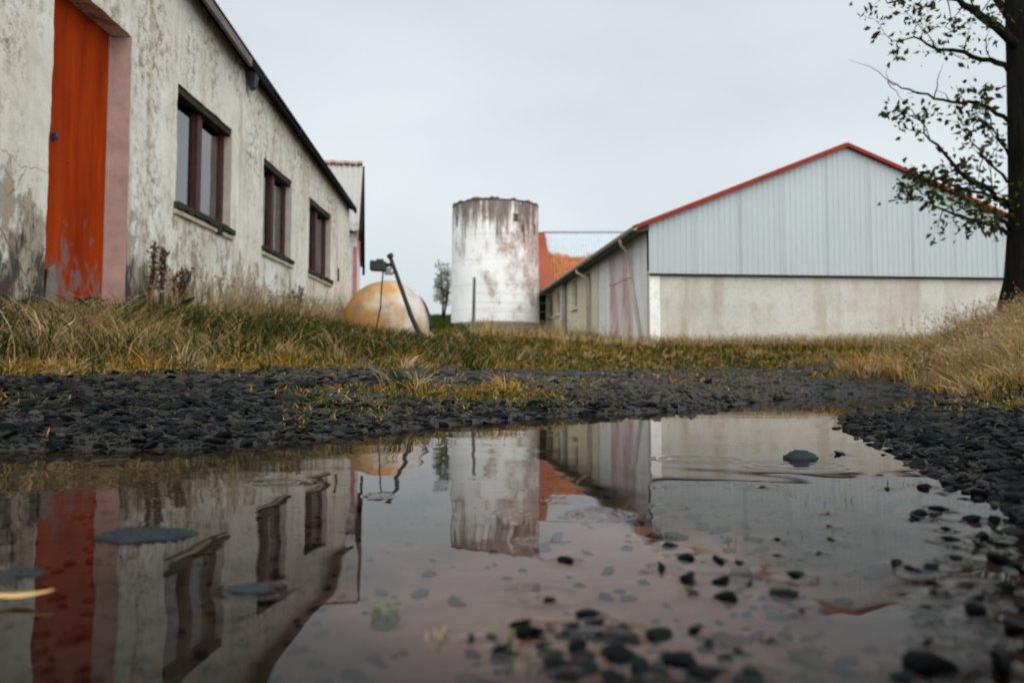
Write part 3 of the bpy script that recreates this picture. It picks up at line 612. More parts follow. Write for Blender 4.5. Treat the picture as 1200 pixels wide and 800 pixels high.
MB().box(-.20, -.160, dl - .050, dl - .006, .02, dz1 - dz0 - .01).build('door_frame', M['pink'], farm)
for nm, q in (('door_reveal', [(-.16, dl - .004), (.002, dl - .004)]),):
    mb = MB(); nz = 30; rs = random.Random(2); V_ = []
    for k in range(nz + 1):
        z_ = (dz1 - dz0 - .012) * k / nz; V_ += [(-.16, dl - .022 + rs.uniform(-.003, .003), z_), (.004 + rs.uniform(-.004, .003), dl - .024 + rs.uniform(-.003, .003), z_)]
    mb.add(V_, [(2 * k, 2 * k + 1, 2 * k + 3, 2 * k + 2) for k in range(nz)]); o = mb.build(nm, M['pink'], farm); o['label'] = 'pink painted side of the door recess'
    sm = o.modifiers.new('solid', 'SOLIDIFY'); sm.thickness = .006
MB().box(-.25, .10, -.05, dl + .05, -.20, -.012).build('threshold', M['mossy'], farm)
# windows
for wi, (a, b, c, d) in enumerate(wins):
    W_ = b - a; H_ = d - c
    we = empty('window', (-.08, a - d0, c - dz0)); we.parent = farm
    t = .06; x0, x1 = -.075, -.015
    MB().box(x0, x1, 0.002, t, .002, H_ - .002).box(x0, x1, W_ - t, W_ - .002, .002, H_ - .002).box(x0, x1, t, W_ - t, .002, t).box(x0, x1, t, W_ - t, H_ - t, H_ - .002).box(x0 - .02, x1 + .02, W_ * .5 - .06, W_ * .5 + .06, t, H_ - t).build('frame', M['frame'], we, bevel=.006)
    for (p, q) in ((t, W_ * .5 - .06), (W_ * .5 + .06, W_ - t)):
        MB().box(-.052, -.046, p, q, t, H_ - t).build('pane', M['glass'], we)
        for (u, v_) in ((p, p + .035), (q - .035, q)): MB().box(-.06, -.03, u, v_, t, H_ - t).build('casement_bar', M['frame'], we)
    # curtain hung close behind the glass
    for (ca, cb) in (((.02, .48), (.53, .76)) if wi == 0 else ((.54, .75),)):
        V_ = []; n_ = 26
        for k in range(n_ + 1):
            yy = W_ * (ca + (cb - ca) * k / n_); xx = -.070 + .006 * math.sin(k * 1.9)
            V_ += [(xx, yy, .05), (xx, yy, H_ - .05)]
        mb = MB(); mb.add(V_, [(2 * k, 2 * k + 2, 2 * k + 3, 2 * k + 1) for k in range(n_)]); o = mb.build('curtain', M['curtain'], we, smooth=True)
        sm = o.modifiers.new('solid', 'SOLIDIFY'); sm.thickness = .003
    MB().box(-.01, .062, .004, W_ - .004, H_ - .075, H_ - .006).build('lintel_board', M['mossy'], we, bevel=.006)
    rs = random.Random(wi); mb = MB(); k = 0
    while k < 12:
        ya = -.03 + (W_ + .06) * k / 12; yb = -.03 + (W_ + .06) * (k + 1) / 12; hh = rs.uniform(.02, .05) + (.07 if k == 8 and wi == 0 else 0)
        mb.box(.005, .125 + rs.uniform(-.006, .01), ya, yb - .0005, -.012 - hh, .008 + rs.uniform(-.004, .004)); k += 1
    mb.build('sill_moss', M['mossy'], we)
    MB().box(.06, .112, -.04, W_ + .04, -.11, -.065).build('sill', M['sill'], we, bevel=.008)
    MB().box(-.012, .072, W_ - .008, W_ - .002, .01, H_ - .08).build('window_reveal', M['reveal'], we)
# small dark vent near the far corner
p = wl(396, 322); MB().box(-.02, .02, p[0] - d0 - .04, p[0] - d0 + .05, p[1] - dz0 - .12, p[1] - dz0 + .12).build('vent', M['blackmetal'], farm, bevel=.01)
# exposed brown patch with a dead dock against the wall is a plant of its own, further down

# ------------------------------------------------------------------ gabled shed behind the farm building
sh = empty('corrugated_roof_shed', (-3.55, 20.0, 1.1), R(9.2))
tag(sh, 'shed with grey corrugated roof and red trimmed gable behind the long farm building', 'shed')
rzv = at(417, 194, 20.0).z - 1.1; ezv = rzv - 2.05
def corr(mb, p00, p10, p01, p11, n, amp, nrm):
    """corrugated sheet between two edges, p00-p10 (ribs side by side), running to p01-p11"""
    p00, p10, p01, p11, nrm = map(Vector, (p00, p10, p01, p11, nrm)); V_ = []
    for k in range(n + 1):
        t = k / n; off = nrm * (amp * (1 if k % 2 else -1)); V_ += [p00.lerp(p10, t) + off, p01.lerp(p11, t) + off]
    mb.add(V_, [(2 * k, 2 * k + 2, 2 * k + 3, 2 * k + 1) for k in range(n)])
mb = MB(); corr(mb, (-4, -3, ezv), (0.02, -3, ezv), (-4, 0, rzv), (0.02, 0, rzv), 64, .018, (0, -.56, .83)); o = mb.build('roof', M['iron'], sh)
sm = o.modifiers.new('solid', 'SOLIDIFY'); sm.thickness = .02
mb = MB(); corr(mb, (0.02, 3, ezv), (-4, 3, ezv), (0.02, 0, rzv), (-4, 0, rzv), 64, .018, (0, .56, .83)); o2 = mb.build('roof', M['iron'], sh)
sm = o2.modifiers.new('solid', 'SOLIDIFY'); sm.thickness = .02
mb = MB()
for k in range(26): mb.box(-4 + k * .1545, -4 + k * .1545 + .14, -.13, .13, rzv + .005 + .012 * (k % 2), rzv + .06 + .012 * (k % 2))
mb.build('ridge_cap', M['ridge'], o)
mb = MB(); mb.hexa([(-3.9, -2.8, -.8), (-.075, -2.8, -.8), (-.075, 2.8, -.8), (-3.9, 2.8, -.8)], [(-3.9, -2.8, ezv - .02), (-.075, -2.8, ezv - .02), (-.075, 2.8, ezv - .02), (-3.9, 2.8, ezv - .02)]); mb.build('wall', M['white'], sh)
mb = MB(); mb.add([(-.07, -2.8, ezv - .02), (-.07, 2.8, ezv - .02), (-.07, 0, rzv - .1), (-3.9, -2.8, ezv - .02), (-3.9, 2.8, ezv - .02), (-3.9, 0, rzv - .1)], [(0, 1, 2), (3, 5, 4), (0, 2, 5, 3), (1, 4, 5, 2), (0, 3, 4, 1)]); mb.build('gable', M['pinktrim'], sh)
for sgn in (-1, 1):
    mb = MB(); mb.hexa([(-.02, 3.05 * sgn, ezv - .22), (.05, 3.05 * sgn, ezv - .22), (.05, 0, rzv - .2), (-.02, 0, rzv - .2)], [(-.02, 3.05 * sgn, ezv - .03), (.05, 3.05 * sgn, ezv - .03), (.05, 0, rzv - .015), (-.02, 0, rzv - .015)])
    mb.build('barge_board', M['fascia'], sh)
MB().box(-.12, -.05, -2.83, -2.55, -.6, ezv - .3).build('corner_board', M['pinktrim'], sh)
# ------------------------------------------------------------------ barn on the other side of the yard
BA = math.atan(0.104); barn = empty('barn', (4.05, 25.0, 0.0), BA)
tag(barn, 'large barn with white corrugated gable above a pale concrete wall and red barge boards', 'barn')
BW, BL, CZ = 12.2, 21.3, 3.02; EZ, AZ = 4.50, 6.95
def rl(u): return EZ + (AZ - EZ) * (1 - abs(u - BW / 2) / (BW / 2))
MB().box(0.0, BW, 0.0, 0.3, 0.2, CZ + .1).build('concrete_wall', M['concrete'], barn, bevel=.02)
for ua in (0.0, ):
    MB().box(ua - .012, ua + .30, -.035, -.002, 0.2, CZ - .06).build('corner_strip', M['white'], barn)
nS = 9; sw = BW / nS
for k in range(nS):                                                  # profiled cladding sheets, each lapped over the next
    u0, u1 = k * sw - (.02 if k else .03), (k + 1) * sw + .02
    pitch = .17; prof = []; u = u0; hi = False
    while u < u1:
        prof += [(u, .0), (min(u + .085, u1), .0), (min(u + .105, u1), .020), (min(u + .15, u1), .020)]; u += pitch
    prof.append((u1, 0)); prof = sorted(set((round(a, 4), b) for a, b in prof))
    if u0 < BW / 2 < u1: prof = sorted(prof + [(BW / 2, 0.0)])
    V_ = []; yoff = -.075 - .006 * (k % 2)
    for a, b in prof: V_ += [(a, yoff - b, CZ), (a, yoff - b, rl(min(max(a, 0), BW)) - .02)]
    mb = MB(); mb.add(V_, [(2 * i, 2 * i + 2, 2 * i + 3, 2 * i + 1) for i in range(len(prof) - 1)])
    mb.build('cladding_sheet', M['clad'], barn)
MB().box(-.02, BW + .02, -.115, -.002, CZ - .055, CZ - .004).build('shadow_gap_strip', M['fascia'], barn)  # black strip standing in for the shadow gap under the sheets
mb = MB(); mb.add([(0, -.05, CZ + .1), (BW, -.05, CZ + .1), (BW, -.05, rl(BW) - .05), (BW / 2, -.05, AZ - .05), (0, -.05, rl(0) - .05), (0, .25, CZ + .1), (BW, .25, CZ + .1), (BW, .25, rl(BW) - .05), (BW / 2, .25, AZ - .05), (0, .25, rl(0) - .05)],
                  [(0, 1, 2, 3, 4), (9, 8, 7, 6, 5), (0, 5, 6, 1), (1, 6, 7, 2), (2, 7, 8, 3), (3, 8, 9, 4), (4, 9, 5, 0)]); mb.build('gable_frame', M['dark'], barn)
# roof slopes with ribs, barge boards
sl = (AZ - EZ) / (BW / 2); OV = .45
for sg in (0, 1):
    def RP(t, v, up=0.0):                                              # t: 0 at ridge, 1 at eave overhang
        u = BW / 2 - t * (BW / 2 + OV); z = AZ - sl * t * (BW / 2 + OV) + up
        return ((u if sg == 0 else BW - u), v, z)
    mb = MB(); n_ = 120; V_ = []
    for k in range(n_ + 1):
        v = -.20 + (BL + .5) * k / n_; r_ = .02 if k % 2 else 0
        V_ += [RP(0, v, .05 + r_), RP(1, v, .05 + r_)]
    mb.add(V_, [(2 * k, 2 * k + 2, 2 * k + 3, 2 * k + 1) if sg == 1 else (2 * k, 2 * k + 1, 2 * k + 3, 2 * k + 2) for k in range(n_)])
    rf = mb.build('roof', M['redroof'], barn); sm = rf.modifiers.new('solid', 'SOLIDIFY'); sm.thickness = .06
    mb = MB(); mb.hexa([RP(0, -.26, -.03), RP(1, -.26, -.03), RP(1, -.215, -.03), RP(0, -.215, -.03)], [RP(0, -.26, .09), RP(1, -.26, .09), RP(1, -.215, .09), RP(0, -.215, .09)]); mb.build('barge_board', M['redtrim'], rf)
    if sg == 0:
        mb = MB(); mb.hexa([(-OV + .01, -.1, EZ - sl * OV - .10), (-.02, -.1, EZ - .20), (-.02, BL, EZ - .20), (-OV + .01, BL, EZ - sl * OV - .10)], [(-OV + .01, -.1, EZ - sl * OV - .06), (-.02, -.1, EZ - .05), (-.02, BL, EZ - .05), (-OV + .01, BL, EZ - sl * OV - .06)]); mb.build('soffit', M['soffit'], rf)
GZ_ = EZ - sl * OV
mb = MB(); V_ = []
for v in (-.28, BL + .1):
    for k in range(9): a_ = math.pi * k / 8; V_.append((-OV - .07 - .075 * math.cos(a_), v, GZ_ + .03 - .085 * math.sin(a_)))
mb.add(V_, [(k, k + 1, k + 10, k + 9) for k in range(8)]); g_ = mb.build('gutter', M['gutter'], barn); sm = g_.modifiers.new('solid', 'SOLIDIFY'); sm.thickness = .012
# long side wall: white boarded end, then cream render with windows
def pl_side(s_, z_, inward): return (inward, s_, z_)
W2 = [(11.85, 13.05, 2.93, 4.12), (16.5, 17.9, 2.98, 4.12), (18.9, 20.5, 3.0, 4.05)]
D2 = (8.95, 9.9, 1.0, 4.1)
def side(a, b, op, mat, nm, seed):
    return link_mesh(nm, wall_mesh(a, b, 0.2, lambda s_: EZ - .12, op, lambda s_, z_, i_: (i_, s_, z_), .22, .4, .008, .0, seed), mat, barn)
side(0.3, 7.45, [(1.95, 5.65, 0.2, 4.22)], M['white'], 'boarded_wall', 2)
side(7.452, BL, W2 + [D2], M['cream'], 'rendered_wall', 3)
MB().box(0.25, .35, 0.35, BL - .1, .3, EZ - .2).build('inner_lining', M['dark'], barn)
MB().box(0.004, BW - .01, BL - .3, BL - .005, .2, EZ - .2).box(BW - .3, BW - .004, .31, BL - .31, .2, EZ - .1).build('back_wall', M['concrete'], barn)
mb = MB(); mb.add([(0.02, BL - .02, EZ - .2), (BW - .02, BL - .02, EZ - .2), (BW / 2, BL - .02, AZ - .1)], [(0, 1, 2)]); mb.build('back_gable', M['clad'], barn)
for a, b in ((1.97, 3.79), (3.82, 5.63)):                              # tall double doors, each of upright boards
    dd = empty('door', (0.05, a, .3)); dd.parent = barn; nb = 6; rs = random.Random(int(a * 10))
    for k in range(nb):
        y0, y1 = (b - a) * k / nb + .004, (b - a) * (k + 1) / nb - .004
        MB().box(rs.uniform(-.006, .004), .04, y0, y1, rs.uniform(0, .05), 3.9).build('plank', M['fadeddoor'], dd)
    for zl in (.55, 2.9): MB().box(-.03, -.008, .05, b - a - .05, zl, zl + .13).build('ledge', M['fadeddoor'], dd)
for (a, b, c, d) in W2:
    we = empty('window', (0.10, a, c)); we.parent = barn; W_, H_ = b - a, d - c; t = .08
    MB().box(0, .05, .002, t, .002, H_ - .002).box(0, .05, W_ - t, W_ - .002, .002, H_ - .002).box(0, .05, t, W_ - t, .002, t).box(0, .05, t, W_ - t, H_ - t, H_ - .002).box(.005, .045, W_ / 2 - .03, W_ / 2 + .03, t, H_ - t).build('frame', M['winframe'], we)
    for p_, q_ in ((t, W_ / 2 - .03), (W_ / 2 + .03, W_ - t)): MB().box(.02, .026, p_, q_, t, H_ - t).build('pane', M['glass'], we)
    MB().box(.06, .075, .03, W_ - .03, .03, H_ - .03).build('curtain', M['curtain'], we)
    MB().box(-.19, -.01, -.08, W_ + .08, -.10, -.012).build('sill', M['cream'], we, bevel=.01)
dd = empty('door', (.12, D2[0], 1.0)); dd.parent = barn; dd['label'] = 'narrow dull red door'
for k in range(4): MB().box(.0, .04, .02 + k * .228, .24 + k * .228, .0, 3.08).build('plank', M['reddoor'], dd)
# downpipes
for pts, r_ in (([(-.52, 1.5, GZ_ - .05), (-.50, 1.55, GZ_ - .2), (-.12, 1.9, GZ_ - .55), (-.1, 1.7, GZ_ - 1.6), (-.1, 0.75, 1.2)], .045), ([(-.52, 9.2, GZ_ - .05), (-.5, 9.15, GZ_ - .2), (-.12, 8.75, GZ_ - .5), (-.12, 8.6, 1.2)], .055)):
    dp = MB().tube(pts, r_, 8).build('downpipe', M['gutter'], barn, smooth=True)
    MB().tube([pts[-1], (pts[-1][0], pts[-1][1] - .02, pts[-1][2] - .25)], r_ * 1.35, 8).build('pipe_shoe', M['graypipe'], dp)
MB().tube([(-.1, 14.6, 1.6), (-.1, 14.7, EZ - .2)], .13, 8).build('vent_pipe', M['graypipe'], barn, smooth=True)
MB().box(-.06, -.004, 7.3, 7.52, .4, EZ - .25).build('cover_strip', M['cream'], barn)

# ------------------------------------------------------------------ silo
SC = Vector((at(580.5, 380, 44).x, 44.0, 2.2)); silo = empty('silo', SC)
tag(silo, 'round white concrete silo streaked with brown stains and a mossy broken rim', 'silo')
SR = 50.5 / FPX * 44; SH = at(580, 243, 44).z - SC.z
rs = random.Random(11)
def ring(r0, r1, z0, z1, n=64, jit=0.0, inner=None, top=None):
    mb = MB(); V_ = []
    inner = inner or (min(r0, r1) - .18)
    for k in range(n):
        a = 2 * math.pi * k / n; j = 1 + jit * rs.uniform(-1, 1); zt_ = top[k] if top else z1
        c_, s_ = math.cos(a), math.sin(a)
        V_ += [(r0 * j * c_, r0 * j * s_, z0), (r1 * j * c_, r1 * j * s_, zt_), (inner * c_, inner * s_, zt_), (inner * c_, inner * s_, z0)]
    Fq = []
    for k in range(n):
        a, b = 4 * k, 4 * ((k + 1) % n)
        for i in range(4): Fq.append((a + i, b + i, b + (i + 1) % 4, a + (i + 1) % 4))
    return mb.add(V_, Fq)
zs = [0.40, 1.02, 2.25, 3.5, 4.75, SH - .30]
for i in range(len(zs) - 1):
    r0 = SR * (1.03 - .03 * zs[i] / SH); r1 = SR * (1.03 - .03 * zs[i + 1] / SH)
    ring(r0, r1, zs[i] + .012, zs[i + 1], 72, .0012).build('concrete_ring', M['silo'], silo)
    ring(r0 - .03, r0 - .03, zs[i] - .004, zs[i] + .016, 48).build('joint', M['silobase'], silo)
top = [SH + .05 * math.sin(k * .9) + rs.uniform(-.06, .05) - (.22 if rs.random() < .13 else 0) for k in range(96)]
ring(SR, SR, SH - .30, SH, 96, .003, top=top).build('rim', M['silo'], silo)['label'] = 'crumbling mossy top edge of the silo'
top2 = [t_ + rs.uniform(.0, .05) for t_ in top]
ring(SR + .012, SR + .012, SH - .07, SH, 96, .004, SR - .16, [max(t_, SH - .02) + .03 for t_ in top2]).build('moss', M['moss'], silo)
ring(SR * 1.035, SR * 1.032, -.9, .395, 64, .003).build('plinth', M['silobase'], silo)
for (px, py, ww, hh) in ((537, 257, .09, .30), (604, 256, .16, .22), (626, 266, .10, .28), (612, 268, .07, .2)):
    a = math.acos(max(-1, min(1, (px - 580.5) / 50.5))); zz = at(px, py, 42.4).z - SC.z
    p_ = Vector((math.cos(a), -math.sin(a), 0)); q_ = Vector((p_.y, -p_.x, 0)); r_ = SR * 1.004
    mb = MB(); B_ = [p_ * (r_ - .1) - q_ * ww, p_ * (r_ + .012) - q_ * ww * .8, p_ * (r_ + .012) + q_ * ww * .7, p_ * (r_ - .1) + q_ * ww]
    mb.hexa([(v.x, v.y, zz - hh) for v in B_], [(v.x * 1, v.y * 1, zz + hh * .8) for v in B_]); mb.build('spalled_hole', M['moss'], silo)
ring(SR - .3, SR - .3, .2, SH - .6, 32, 0, SR - .4).build('liner', M['dark'], silo)

# ------------------------------------------------------------------ wire fence in front of the silo
pb = at(554.5, 390, 36); fence = empty('wire_fence', (pb.x, 36, gz(pb.x, 36)))
tag(fence, 'grey post and wire fence standing in front of the white silo', 'fence')
ph = at(556, 325, 36).z - fence.location.z
MB().tube([(0, 0, -.2), (.02, 0, ph * .5), (.045, 0, ph)], [.075, .07, .06], 7).build('post', M['postwood'], fence)
for k, zz in enumerate((.45, .8, 1.15, 1.5)):
    zz = zz * ph / 2.1
    MB().tube([(.0, -.08, zz), (2.2, .3, zz - .03), (4.5, .6, zz + .01)], .006, 5).build('wire', M['wire'], fence)

# ------------------------------------------------------------------ dark lean-to between silo and barn, farmhouse roof behind
lt = empty('lean_to', (1.5, 46.6, 1.9)); tag(lt, 'dark timber lean-to with red roof edge squeezed between silo and barn', 'shed')
for k in range(7): MB().box(-.35 + k * .19, -.35 + k * .19 + .18, 0, .05, -.4, 2.55 - k * .01).build('plank', M['mossy'], lt)
MB().box(-.35, .98, .06, 2.0, -.4, 2.5).build('wall', M['mossy'], lt)
mb = MB(); mb.hexa([(-.55, -.25, 2.58), (.75, -.25, 2.58), (.75, 1.9, 2.7), (-.55, 1.9, 2.7)], [(-.55, -.25, 2.78), (.75, -.25, 2.78), (.75, 1.9, 2.9), (-.55, 1.9, 2.9)]); mb.build('roof', M['brightred'], lt)
bh = empty('farmhouse', (4.5, 58, 3.0)); tag(bh, 'building behind the silo with rusting blue-grey and red roof slopes', 'building')
rz_ = at(680, 272.5, 58).z - 3.0
def sheet(nm, quad, mat, n, par=bh):
    mb = MB(); a, b, c, d = map(Vector, quad); nr = (b - a).cross(d - a).normalized()
    corr(mb, a, b, d, c, n, .022, nr); o_ = mb.build(nm, mat, par); s_ = o_.modifiers.new('solid', 'SOLIDIFY'); s_.thickness = .03; return o_
for k in range(6):
    x0, x1 = -2.6 + k * 1.25, -2.6 + (k + 1) * 1.25 + .03
    sheet('roof_sheet', [(x0, -4.0, 2.3 + .004 * k), (x1, -4.0, 2.3 + .004 * k), (x1, 0, rz_ + .004 * k), (x0, 0, rz_ + .004 * k)], M['blueroof'], 14)
wr = sheet('wing_roof', [(-5.2, -4.45, 2.2), (-1.75, -4.45, 2.2), (-2.28, -.42, rz_ - .03), (-4.4, -.42, rz_ - .03)], M['rustroof'], 40)
MB().box(-2.4, 5.0, -.08, .08, rz_ + .01, rz_ + .07).build('ridge_cap', M['graypipe'], bh)
mb = MB(); mb.add([(-2.3, .05, rz_ - .04), (5, .05, rz_ - .04), (5, 4, 2.3), (-2.3, 4, 2.3)], [(0, 1, 2, 3)]); mb.build('back_slope', M['blueroof'], bh)
MB().box(-5.1, 4.9, -3.7, 3.8, -1.5, 2.2).build('wall', M['white'], bh)

# ------------------------------------------------------------------ rusty tank beside the farm building
TY = 15.0; tcn = at(452, 384, TY); TR = 50.5 / FPX * TY
tank = empty('fuel_tank', (tcn.x, TY, gz(tcn.x, TY))); tank.rotation_euler = (0, 0, R(9))
tag(tank, 'rounded old tank with flaking yellow and grey paint half sunk in grass', 'tank')
tzc = tcn.z - tank.location.z
prof = [(0.0, -.62)] + [(TR * math.sin(a), -.62 * math.cos(a)) for a in [math.pi / 2 * k / 12 for k in range(1, 13)]]
def lathe(prof, n=48, sz=1.08):
    V_ = []; 
    for (r_, y_) in prof:
        for k in range(n): a = 2 * math.pi * k / n; V_.append((r_ * math.cos(a), y_, tzc + r_ * math.sin(a) * sz))
    Fq = [(i * n + k, i * n + (k + 1) % n, (i + 1) * n + (k + 1) % n, (i + 1) * n + k) for i in range(len(prof) - 1) for k in range(n)]
    return MB().add(V_, Fq)
lathe(prof[1:]).add([], []).build('end_cap', M['tank'], tank, smooth=True)
lathe([(0.001, -.621), (prof[1][0], prof[1][1])]).build('end_centre', M['tank'], tank, smooth=True)
lathe([(TR, .0), (TR * 1.012, .01), (TR * 1.012, .05), (TR, .06), (TR, 1.5)]).build('shell', M['tank'], tank, smooth=True)
lathe([(TR, 1.5), (TR * .7, 1.9), (.01, 2.0)]).build('far_cap', M['tank'], tank, smooth=True)
V_ = []
MB().tube([(TR * 1.03 * math.cos(a), -.10, tzc + TR * 1.11 * math.sin(a)) for a in [R(42 - 5.5 * k) for k in range(9)]], [.006, .012, .018, .021, .022, .022, .022, .022, .022], 7).build('strap', M['blackmetal'], tank, smooth=True)
MB().tube([(.05, .55, tzc + TR * 1.05), (.05, .55, tzc + TR * 1.16)], .14, 14).build('filler_cap', M['tank'], tank, smooth=False)

# ------------------------------------------------------------------ leaning bent pole with its lamp
PY = 13.0; ptop = at(457, 299, PY); pbot = at(499, 404, PY)
pole = empty('lamp_pole', (pbot.x, PY, gz(pbot.x, PY))); tag(pole, 'leaning curved black pole carrying a black lamp head and dangling cable', 'pole')
def rel(px, py, dy=0.0): return at(px, py, PY + dy) - pole.location
MB().tube([rel(506, 420), rel(498, 402), rel(490, 388), rel(481, 368), rel(473, 345), rel(464, 320), rel(459, 306), rel(457, 299)], [.042, .042, .040, .036, .033, .031, .03, .03], 9).build('pole', M['blackmetal'], pole, smooth=True)
MB().tube([rel(456, 298), rel(458.5, 302)], .05, 9).build('pole_cap', M['blackmetal'], pole)
c0, c1 = rel(434.5, 305.5), rel(453, 317.5)
lamp = MB().hexa([(c0.x, -.10, c1.z + .012), (c1.x, -.10, c1.z - .01), (c1.x, .10, c1.z - .01), (c0.x, .10, c1.z + .005)], [(c0.x, -.10, c0.z), (c1.x, -.08, c0.z - .02), (c1.x, .08, c0.z - .02), (c0.x, .10, c0.z)]).build('lamp_head', M['blackmetal'], pole, bevel=.012)
MB().tube([(c0.x - .005, 0, (c0.z + c1.z) / 2), (c0.x + .03, 0, (c0.z + c1.z) / 2)], .075, 12).build('lens', M['glass'], lamp)
MB().box(c0.x + .09, c1.x - .05, -.05, .05, c0.z - .004, c0.z + .02).build('housing_rib', M['blackmetal'], lamp)
MB().tube([rel(452, 311), rel(457, 310), rel(460, 311)], .03, 7).build('bracket', M['blackmetal'], pole)
MB().tube([rel(459, 312), rel(455, 318), rel(459, 321), rel(462, 318)], .02, 6).box(rel(454, 0).x, rel(461, 0).x, -.03, .03, rel(0, 322).z, rel(0, 314).z).build('junction_box', M['graypipe'], pole)
MB().tube([rel(449, 318), rel(447, 340), rel(446, 360), rel(442, 378), rel(440, 398)], .012, 5).build('cable', M['cable'], pole, smooth=True)
# ------------------------------------------------------------------ trees
def leaf_arrays(P, D, size, rng, droop=0.4):
    """folded, pointed leaves at points P, roughly along directions D"""
    n = len(P); d = D + rng.normal(0, .75, (n, 3)); d[:, 2] -= droop * rng.random(n)
    d /= np.linalg.norm(d, axis=1, keepdims=True) + 1e-9
    r = rng.normal(0, 1, (n, 3)); s = np.cross(d, r); s /= np.linalg.norm(s, axis=1, keepdims=True) + 1e-9
    nn = np.cross(d, s); L = (size * rng.uniform(.6, 1.25, n))[:, None]; W = L * rng.uniform(.24, .36, n)[:, None]
    V = np.stack([P, P + d * L * .45 + s * W + nn * W * .35, P + d * L + nn * L * -.12, P + d * L * .45 - s * W + nn * W * .35], 1).reshape(-1, 3)
    b = np.arange(n)[:, None] * 4
    return V, np.concatenate([b + [[0, 1, 2]], b + [[0, 2, 3]]], 0)
def grow(mb, start, direc, length, rad, depth, rng, tips, up=.15, wiggle=.22):
    p = Vector(start); d = Vector(direc).normalized(); n = max(3, int(length / .12) if depth else 5); pts = [p.copy()]; rr = [rad]
    for i in range(n):
        d = (d + Vector(rng.normal(0, wiggle, 3)) + Vector((0, 0, up * .3))).normalized(); p = p + d * (length / n); pts.append(p.copy()); rr.append(rad * (1 - .8 * (i + 1) / n))
    mb.tube(pts, rr, 6 if rad > .02 else 4, cap=False)
    if depth == 0:
        for i in range(1, len(pts)): tips.append((pts[i], (pts[i] - pts[i - 1]).normalized()))
        return
    for i in range(1, len(pts)):
        if rng.random() < .75:
            side = Vector(rng.normal(0, 1, 3)); dd = ((pts[i] - pts[i - 1]).normalized() * .6 + side.normalized() * .8)
            grow(mb, pts[i], dd, length * rng.uniform(.28, .5), max(rr[i] * .55, .004), depth - 1, rng, tips, up, wiggle)
def leaf_mesh(name, tips, per, size, rng, spread, cols, mat, parent, droop=.4):
    P = np.array([t[0] for t in tips]); D = np.array([t[1] for t in tips])
    P = np.repeat(P, per, 0); D = np.repeat(D, per, 0); P = P + rng.normal(0, spread, P.shape)
    V, Fq = leaf_arrays(P, D, size, rng, droop)
    m_ = np_mesh(name, V, Fq); c = cols[rng.integers(0, len(cols), len(P))] * rng.uniform(.6, 1.3, (len(P), 1))
    a_ = m_.color_attributes.new('col', 'FLOAT_COLOR', 'POINT'); a_.data.foreach_set('color', np.repeat(np.concatenate([c, np.ones((len(P), 1))], 1), 4, 0).ravel().astype(np.float32))
    return link_mesh(name, m_, mat, parent)
LEAFCOL = np.array([(.030, .050, .016), (.045, .062, .02), (.055, .05, .02), (.02, .032, .012)])
rt = np.random.default_rng(21)
TYD = 8.0
tb = at(1204, 372, TYD); tree = empty('tree', (tb.x + .03, TYD, gz(tb.x, TYD) - .05)); tag(tree, 'dark tree trunk with thin leafy branches at the edge of the grass bank', 'tree')
def tr(px, py, dy=0.0): return at(px, py, TYD + dy) - tree.location
mb = MB(); tips = []; bare = []
tw = 24 / FPX * TYD
mb.tube([(0, 0, -.2), (0.0, 0, .05), (0.02, 0, .35), (.05, 0, 1.0), (.06, 0, 2.0), (.07, 0, 3.2), (.10, .02, 4.6), (.05, .05, 6.2), (.12, .08, 8.2)], [tw * 1.75, tw * 1.5, tw * 1.2, tw * 1.02, tw * .96, tw * .92, tw * .75, tw * .5, tw * .1], 18)
def limb(pix, r0, depth=1, leaves=True, k=3, dens=.8, ln=.38):
    pts = [tr(*q) for q in pix]; fine = []
    for a, b in zip(pts[:-1], pts[1:]):
        for i in range(k): fine.append(a.lerp(b, i / k) + Vector(rt.normal(0, .012, 3)))
    fine.append(pts[-1]); n = len(fine)
    mb.tube(fine, [max(.004, r0 * (1 - .88 * i / (n - 1))) for i in range(n)], 6, cap=False)
    for i in range(1, n):
        d = (fine[i] - fine[i - 1]).normalized()
        if leaves and i > n * .18: tips.append((fine[i], d))
        if rt.random() < dens and i > n * .12:
            grow(mb, fine[i], d * .6 + Vector(rt.normal(0, .7, 3)) + Vector((0, 0, .25)), rt.uniform(.5, 1.1) * ln, .009 * (1 - .5 * i / n), depth - 1, rt, tips if leaves else bare, .1, .25)
limb([(1200, 62, 0), (1178, 42, -.1), (1150, 18, -.15), (1120, 0, -.2), (1085, -12, -.25), (1040, 4, -.3)], .06, 2, ln=.5)
limb([(1185, 82, 0), (1160, 72, .1), (1130, 62, .15), (1098, 56, .2), (1068, 44, .2), (1046, 48, .2)], .03, 2, ln=.45)
limb([(1183, 144, 0), (1160, 126, -.1), (1135, 120, -.15), (1105, 120, -.2), (1075, 108, -.2), (1050, 100, -.2), (1040, 96, -.2)], .022, 1, False, dens=.5, ln=.5)
limb([(1185, 246, 0), (1160, 225, -.2), (1130, 205, -.25), (1105, 180, -.3), (1085, 155, -.3), (1068, 128, -.3)], .03, 2, dens=.75, ln=.36)
limb([(1184, 276, 0), (1160, 262, .1), (1130, 255, .2), (1105, 246, .2), (1085, 232, .2), (1070, 218, .2)], .022, 2, dens=.7, ln=.28)
limb([(1184, 240, 0), (1150, 228, .1), (1120, 218, .15), (1095, 208, .15), (1075, 206, .1)], .02, 2, dens=.8, ln=.33)
limb([(1184, 180, 0), (1168, 160, -.1), (1160, 140, -.15), (1150, 118, -.2)], .014, 2, dens=.8, ln=.3)
limb([(1184, 215, 0), (1160, 190, .2), (1140, 165, .25), (1125, 150, .25)], .016, 2, dens=.8, ln=.3)
limb([(1186, 265, 0), (1165, 250, -.3), (1140, 246, -.5), (1115, 238, -.6)], .02, 2, dens=.9, ln=.33)
